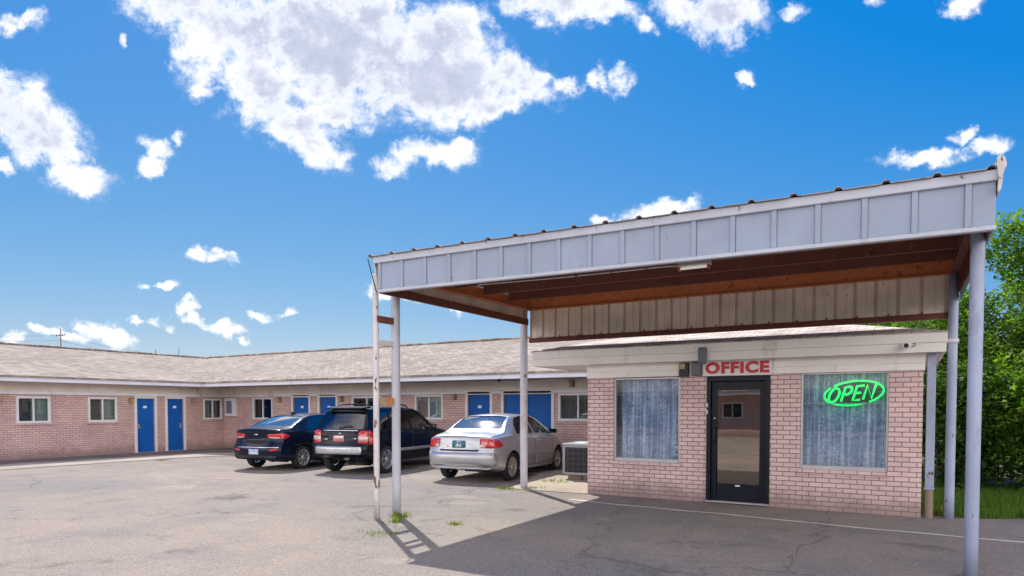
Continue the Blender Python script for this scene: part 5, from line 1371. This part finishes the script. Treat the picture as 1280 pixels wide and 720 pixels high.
S_rio = dict(name='sedan_car', label='dark blue sedan parked left of the black SUV, its plate in the bumper', car=rio, scale=1.07, loc=(-15.40, 12.78, 0), heading=R(90 + 8.5), axle=.90, wb=2.58,
    paint=carpaint('navy_paint', (.004, .008, .024), .1, .25, .35), cabin=(.76, 3.28), wheel_r=.31, arch_r=.355, wheel_w=.20, rim_r=.215, rim_mat=M['alloy'], spokes=8, sp_w=.2, rim_style='plain',
    side_windows=[rounded([(1.02, 1.045), (1.28, 1.25), (1.55, 1.36), (1.80, 1.39), (2.06, 1.39), (2.10, 1.01)], .05), rounded([(2.19, 1.005), (2.15, 1.388), (2.40, 1.38), (2.62, 1.325), (2.90, 1.17), (3.10, 1.03), (3.08, .985)], .04)],
    rear_window=rounded([(-.62, 1.14), (-.50, 1.36), (-.3, 1.385), (.3, 1.385), (.50, 1.36), (.62, 1.14)], .06), windshield=rounded([(-.66, 1.05), (-.52, 1.37), (.52, 1.37), (.66, 1.05)], .06),
    glass=(M['car_glass_dark'], M['car_glass_dark']), rear_glass=M['car_glass_clear'], seat_x=(2.35, 1.45), seat_z=.34, dash=2.95,
    doors=[rounded([(1.34, .54), (1.28, .64), (1.18, .78), (1.06, .985), (2.13, .965), (2.13, .28), (1.48, .28)], .04), rounded([(2.15, .28), (2.15, .965), (3.16, .915), (3.20, .6), (3.18, .28)], .04)],
    handles=[(1.34, .86), (2.34, .85)], handle_mat=None, mirror=(3.02, 1.04), mirror_mat=None,
    side_trims=[],
    tail=[(rounded([(.36, .84), (.38, .93), (.78, .955), (.82, .88), (.78, .80)], .02), 'B', 0), (rounded([(.14, .82), (.16, .95), (.30, .93), (.40, .88), (.30, .83)], .02), 'R', 0), (rounded([(.42, .835), (.42, .858), (.70, .85), (.70, .825)], .008), 'B', 1)],
    head=rounded([(.42, .62), (.45, .74), (.72, .78), (.76, .66), (.70, .60)], .03),
    rear_parts=[('licence_plate', rounded([(-.155, .41), (.155, .41), (.155, .555), (-.155, .555)], .012), 'B', M['plate_blue'], .016, None),
                ('trunk_recess', rounded([(-.36, .70), (.34, .70), (.36, .78), (-.36, .78)], .03), 'B', M['seam'], .001, None), ('bumper_strip', [(-.72, .585), (.55, .585), (.55, .61), (-.72, .61)], 'B', M['chrome'], .012, None),
                ('reflector', rounded([(.48, .50), (.48, .55), (.68, .57), (.68, .52)], .01), 'B', M['lamp_red'], .006, None), ('reflector', rounded([(-.68, .52), (-.68, .57), (-.48, .55), (-.48, .50)], .01), 'B', M['lamp_red'], .006, None),
                ('badge', [(-.06, .90), (.06, .90), (.06, .935), (-.06, .935)], 'B', M['chrome'], .006, None), ('diffuser', rounded([(-.62, .30), (.62, .30), (.66, .385), (-.66, .385)], .03), 'B', M['bplastic'], .008, None)],
    plate_mark=(M['plate_white'], [[(-.13, .43), (.13, .43), (.13, .47), (-.13, .47)]]),
    floor_z=.34, extra=rio_extra)
for S in (S_civic, S_suv, S_rio):
    S['handle_mat'] = S['handle_mat'] or S['paint']; S['mirror_mat'] = S['mirror_mat'] or S['paint']
    S['side_trims'] = [(a, b_ or S['paint'], c) for a, b_, c in S['side_trims']]
    S['rear_parts'] = [(a, b_, c, d or S['paint'], e_, f_) for a, b_, c, d, e_, f_ in S['rear_parts']]
    make_car(S)

# ------------------------------------------------------------------ plants
def leaves_mesh(blobs, n, size, rnd, mats_p=(.45, .35, .2), hollow=.35, droop=.25):
    mb = MB(); tot = sum(b_[3] * b_[4] * b_[5] for b_ in blobs); V = []; Fc = []; mi = []
    for b_ in blobs:
        cx_, cy_, cz_, rx_, ry_, rz_ = b_
        cnt = int(n * rx_ * ry_ * rz_ / tot)
        # sprigs of leaves through the volume
        for _ in range(max(1, cnt // 7)):
            while True:
                d = Vector((rnd.uniform(-1, 1), rnd.uniform(-1, 1), rnd.uniform(-1, 1)))
                if hollow < d.length < 1: break
            if rnd.random() < .25: d = d.normalized() * rnd.uniform(.9, 1.18)
            c0 = Vector((cx_ + d.x * rx_, cy_ + d.y * ry_, cz_ + d.z * rz_))
            if c0.z < .05: continue
            dirv = (d.normalized() * .7 + Vector((rnd.gauss(0, .5), rnd.gauss(0, .5), rnd.gauss(.1, .4)))).normalized()
            m_ = 0 if rnd.random() < mats_p[0] + .25 * d.z else (1 if rnd.random() < .65 else 2)
            for k in range(7):
                p = c0 + dirv * (k * size * .42) + Vector((rnd.gauss(0, 1), rnd.gauss(0, 1), rnd.gauss(0, 1))) * size * .35
                a = (dirv * .5 + Vector((rnd.gauss(0, .8), rnd.gauss(0, .8), rnd.gauss(-droop, .5)))).normalized()
                b2 = a.cross(Vector((rnd.gauss(0, .4), rnd.gauss(0, .4), 1))).normalized(); s = size * rnd.uniform(.6, 1.25); w = s * .30
                nrm = a.cross(b2) * s * .12
                i0 = len(V); V += [p, p + a * s * .45 + b2 * w + nrm, p + a * s, p + a * s * .45 - b2 * w + nrm]
                Fc.append((i0, i0 + 1, i0 + 2, i0 + 3)); mi.append(m_)
    mb.v = [tuple(v) for v in V]; mb.f = [list(f) for f in Fc]; mb.m = mi; mb.sm = [False] * len(Fc)
    return mb
def fast_build(mb, name, mats, parent):
    me = bpy.data.meshes.new(name); me.from_pydata(mb.v, [], mb.f)
    for m in mats: me.materials.append(m)
    me.polygons.foreach_set('material_index', mb.m); me.update()
    o = bpy.data.objects.new(name, me); COL.objects.link(o); attach(o, parent); return o
def tree(name, label, x, y, h, r, n, size, seed, mats, base=.9, group=None, p=(.45, .35, .2)):
    rnd = random.Random(seed); b = thing(name, label, 'tree' if 'tree' in name else 'shrub', (x, y, 0), 0, group)
    mb = MB(); top = h * .55; pts = [(x + math.sin(i * 1.3 + seed) * .06 * i / 4, y + math.cos(i * 1.1 + seed) * .06 * i / 4, top * i / 8) for i in range(9)]
    mb.path(pts, [.045 * h ** .8 * (1 - i / 11) for i in range(9)], 10); blobs = []
    for k in range(24):
        a = rnd.uniform(0, 6.28); el = rnd.uniform(.15, 1); rr = r * rnd.uniform(.3, .88); z0 = h * rnd.uniform(.16, .5)
        e = Vector((x + math.cos(a) * rr, y + math.sin(a) * rr, min(h * .88, max(z0 + .3, h * (base * .2 + el * .72)))))
        s0 = Vector(pts[min(8, int(z0 / top * 8))]); mid = (s0 + e) / 2 + Vector((rnd.gauss(0, .1), rnd.gauss(0, .1), -.15))
        mb.path([s0, mid, e], [.022 * h ** .6, .014 * h ** .6, .006], 6)
        br = r * rnd.uniform(.20, .36); blobs.append((e.x, e.y, e.z, br, br, br * rnd.uniform(.7, 1.05)))
    mb.build('trunk', M['bark'], b)
    blobs.append((x, y, h * .62, r * .42, r * .42, h * .22))
    fast_build(leaves_mesh(blobs, n, size, rnd, p), 'crown', mats, b)
    return b
LA, LB, LC = M['leaf_a'], M['leaf_b'], M['leaf_c']
tree('leafy_tree', 'tall bright green tree rising past the right end of the canopy', 3.1, 19.2, 6.5, 2.0, 40000, .11, 3, [LA, LB, LC], .8, p=(.6, .3, .1))
tree('leafy_tree', 'light green tree behind the office roof, left of the canopy posts', -1.0, 20.6, 4.7, 1.7, 20000, .11, 5, [LA, LB, LC], .9, p=(.6, .3, .1))
tree('leafy_tree', 'green tree between the two right canopy posts behind the lawn', .95, 18.6, 5.0, 1.55, 26000, .105, 8, [LA, LB, LC], .5)
tree('leafy_tree', 'dark green tree at the far right edge behind the lawn', 5.6, 20.5, 7.2, 2.4, 18000, .16, 12, [LB, LA, LC], .7)
for k, (x, y, h, r, lab) in enumerate(((.75, 16.6, 2.5, 1.0, 'dense dark shrub beside the office downspout at the lawn edge'), (2.2, 16.9, 2.9, 1.15, 'dense dark shrub right of the front canopy post'), (3.9, 17.3, 3.0, 1.25, 'dense dark shrub at the right picture edge'))):
    rnd = random.Random(40 + k); b = thing('broadleaf_shrub', lab, 'shrub', (x, y, 0), 0, 'shrubs along the lawn')
    mb = MB(); blobs = [(x, y, h * .48, r * .8, r * .8, h * .45)]
    for q in range(9):
        a = rnd.uniform(0, 6.28); e = Vector((x + math.cos(a) * r * .6, y + math.sin(a) * r * .6, h * rnd.uniform(.2, .85))); mb.path([(x + .1 * math.cos(a), y + .1 * math.sin(a), 0), ((x + e.x) / 2, (y + e.y) / 2, e.z * .6), e], [.03, .02, .006], 6)
        blobs.append((e.x, e.y, e.z, r * .45, r * .45, h * .2))
    mb.build('stem', M['bark'], b); fast_build(leaves_mesh(blobs, 11000, .12, rnd, (.18, .5, .3), .25), 'foliage', [LB, LC, LC] if k != 1 else [LA, LB, LC], b)

def blades(mb, pts, hmin, hmax, w, rnd, lean=.35):
    for (x, y) in pts:
        h = rnd.uniform(hmin, hmax); a = rnd.uniform(0, 6.28); l = rnd.uniform(.1, lean) * h; ca, sa = math.cos(a), math.sin(a); b = rnd.uniform(0, 6.28); wx, wy = math.cos(b) * w, math.sin(b) * w
        i0 = len(mb.v); mb.v += [(x - wx, y - wy, .0), (x + wx, y + wy, .0), (x + wx * .7 + ca * l * .4, y + wy * .7 + sa * l * .4, h * .6), (x - wx * .7 + ca * l * .4, y - wy * .7 + sa * l * .4, h * .6), (x + ca * l, y + sa * l, h)]
        mb.f += [[i0, i0 + 1, i0 + 2, i0 + 3], [i0 + 3, i0 + 2, i0 + 4]]; mb.m += [0, 0]; mb.sm += [False, False]
rnd = random.Random(21); mb = MB(); pts = []
while len(pts) < 24000:
    x = rnd.uniform(.2, 6.5); y = rnd.uniform(12.3, 17.4)
    lim = 12.3 + .32 * (x - .5) + .08 * math.sin(x * 5)
    if x > .6 and y < lim: continue
    if x < .6 and y < 12.55 - .5 * (x - .2): continue
    pts.append((x, y))
blades(mb, pts, .05, .17, .008, rnd)
gr = fast_build(mb, 'grass', [M['grass']], None); struct(gr, 'stuff')
# weeds in the cracks
def weed(x, y, n, spread, h, label):
    rnd = random.Random(int(x * 1000 + y * 77)); b = thing('weed_tuft', label, 'weed', (x, y, 0), 0, 'weeds growing from the paving')
    mb = MB(); blades(mb, [(x + rnd.gauss(0, spread), y + rnd.gauss(0, spread * .7)) for _ in range(n)], h * .4, h, .006, rnd, .9); fast_build(mb, 'leaf_blades', [M['weed']], b)
weed(-6.82, 7.97, 110, .10, .10, 'bright weed tuft at the foot of the stout ladder post')
weed(-6.55, 7.55, 60, .05, .12, 'small dark weed in the shadow of the ladder posts')
weed(-5.68, 7.85, 60, .06, .07, 'small weed in the sunny paving right of the ladder posts')
weed(-6.15, 6.75, 90, .16, .05, 'flat yellowish weed patch left of the ladder shadow')
weed(-7.25, 11.85, 90, .14, .10, 'low weed patch left of the rear canopy post')
weed(-6.72, 12.2, 80, .12, .09, 'low weed patch right of the rear canopy post')
weed(-6.95, 13.5, 130, .22, .10, 'weed patch on the concrete in front of the air conditioner')
weed(-20.8, 12.6, 60, .12, .06, 'tiny weed at the walkway edge left of the blue sedan')
weed(.35, 12.45, 120, .10, .22, 'tall weeds at the foot of the office downspout')

# ------------------------------------------------------------------ far utility poles and wires
poles = [(-72.5, 33.8, 9.6, 'utility pole with crossarm above the left motel roof', True), (-85.7, 51.4, 9.5, 'thin far utility pole, middle of the three behind the roof', False), (-80, 51.0, 9.25, 'far utility pole, rightmost of the three behind the roof', False)]
for (x, y, h, lab, arm) in poles:
    b = thing('utility_pole', lab, 'utility pole', (x, y, 0), 0, 'utility poles behind the motel')
    mb = MB(); mb.path([(x, y, h * i / 5) for i in range(6)], [.085 - .008 * i for i in range(6)], 10); mb.build('pole', M['pole_wood'], b)
    if arm:
        mb = MB(); mb.box(x - .9, x + .9, y - .04, y + .04, h - .72, h - .64); mb.build('crossarm', M['pole_wood'], b)
        mb = MB()
        for q in (-.8, -.3, .3, .8): mb.lathe([(.03, 0), (.05, .03), (.03, .1), (0, .13)], 8, (x + q, y, h - .63))
        mb.build('insulator', M['grey'], b)
b = thing('power_line', 'thin power lines descending to the right above the motel roof', 'power line', (-72, 36, 8))
for dz in (0, .5):
    mb = MB(); q = []
    A_, B_ = Vector((-72.5, 33.8, 8.9 - dz)), Vector((-80, 51, 8.3 - dz))
    C_ = Vector((-84, 75, 8.2 - dz)); D_ = Vector((-110, 10, 9.5 - dz))
    for (p_, r_) in ((D_, A_), (A_, B_), (B_, C_)):
        for i in range(12): t_ = i / 12; q.append(p_.lerp(r_, t_) - Vector((0, 0, .9 * 4 * t_ * (1 - t_) * .35)))
    mb.path(q, .014, 5); mb.build('wire', M['wire'], b)

# ------------------------------------------------------------------ render settings
vs_ = sc.view_settings
sc.display_settings.display_device = 'sRGB'
vs_.view_transform = 'Standard'; vs_.look = 'None'; vs_.exposure = EXPOSURE; vs_.gamma = 1.0; vs_.use_curve_mapping = False
sc.render.engine = 'CYCLES'; sc.cycles.max_bounces = 8; sc.cycles.transparent_max_bounces = 16; sc.cycles.use_denoising = True
sc.cycles.sample_clamp_indirect = 8
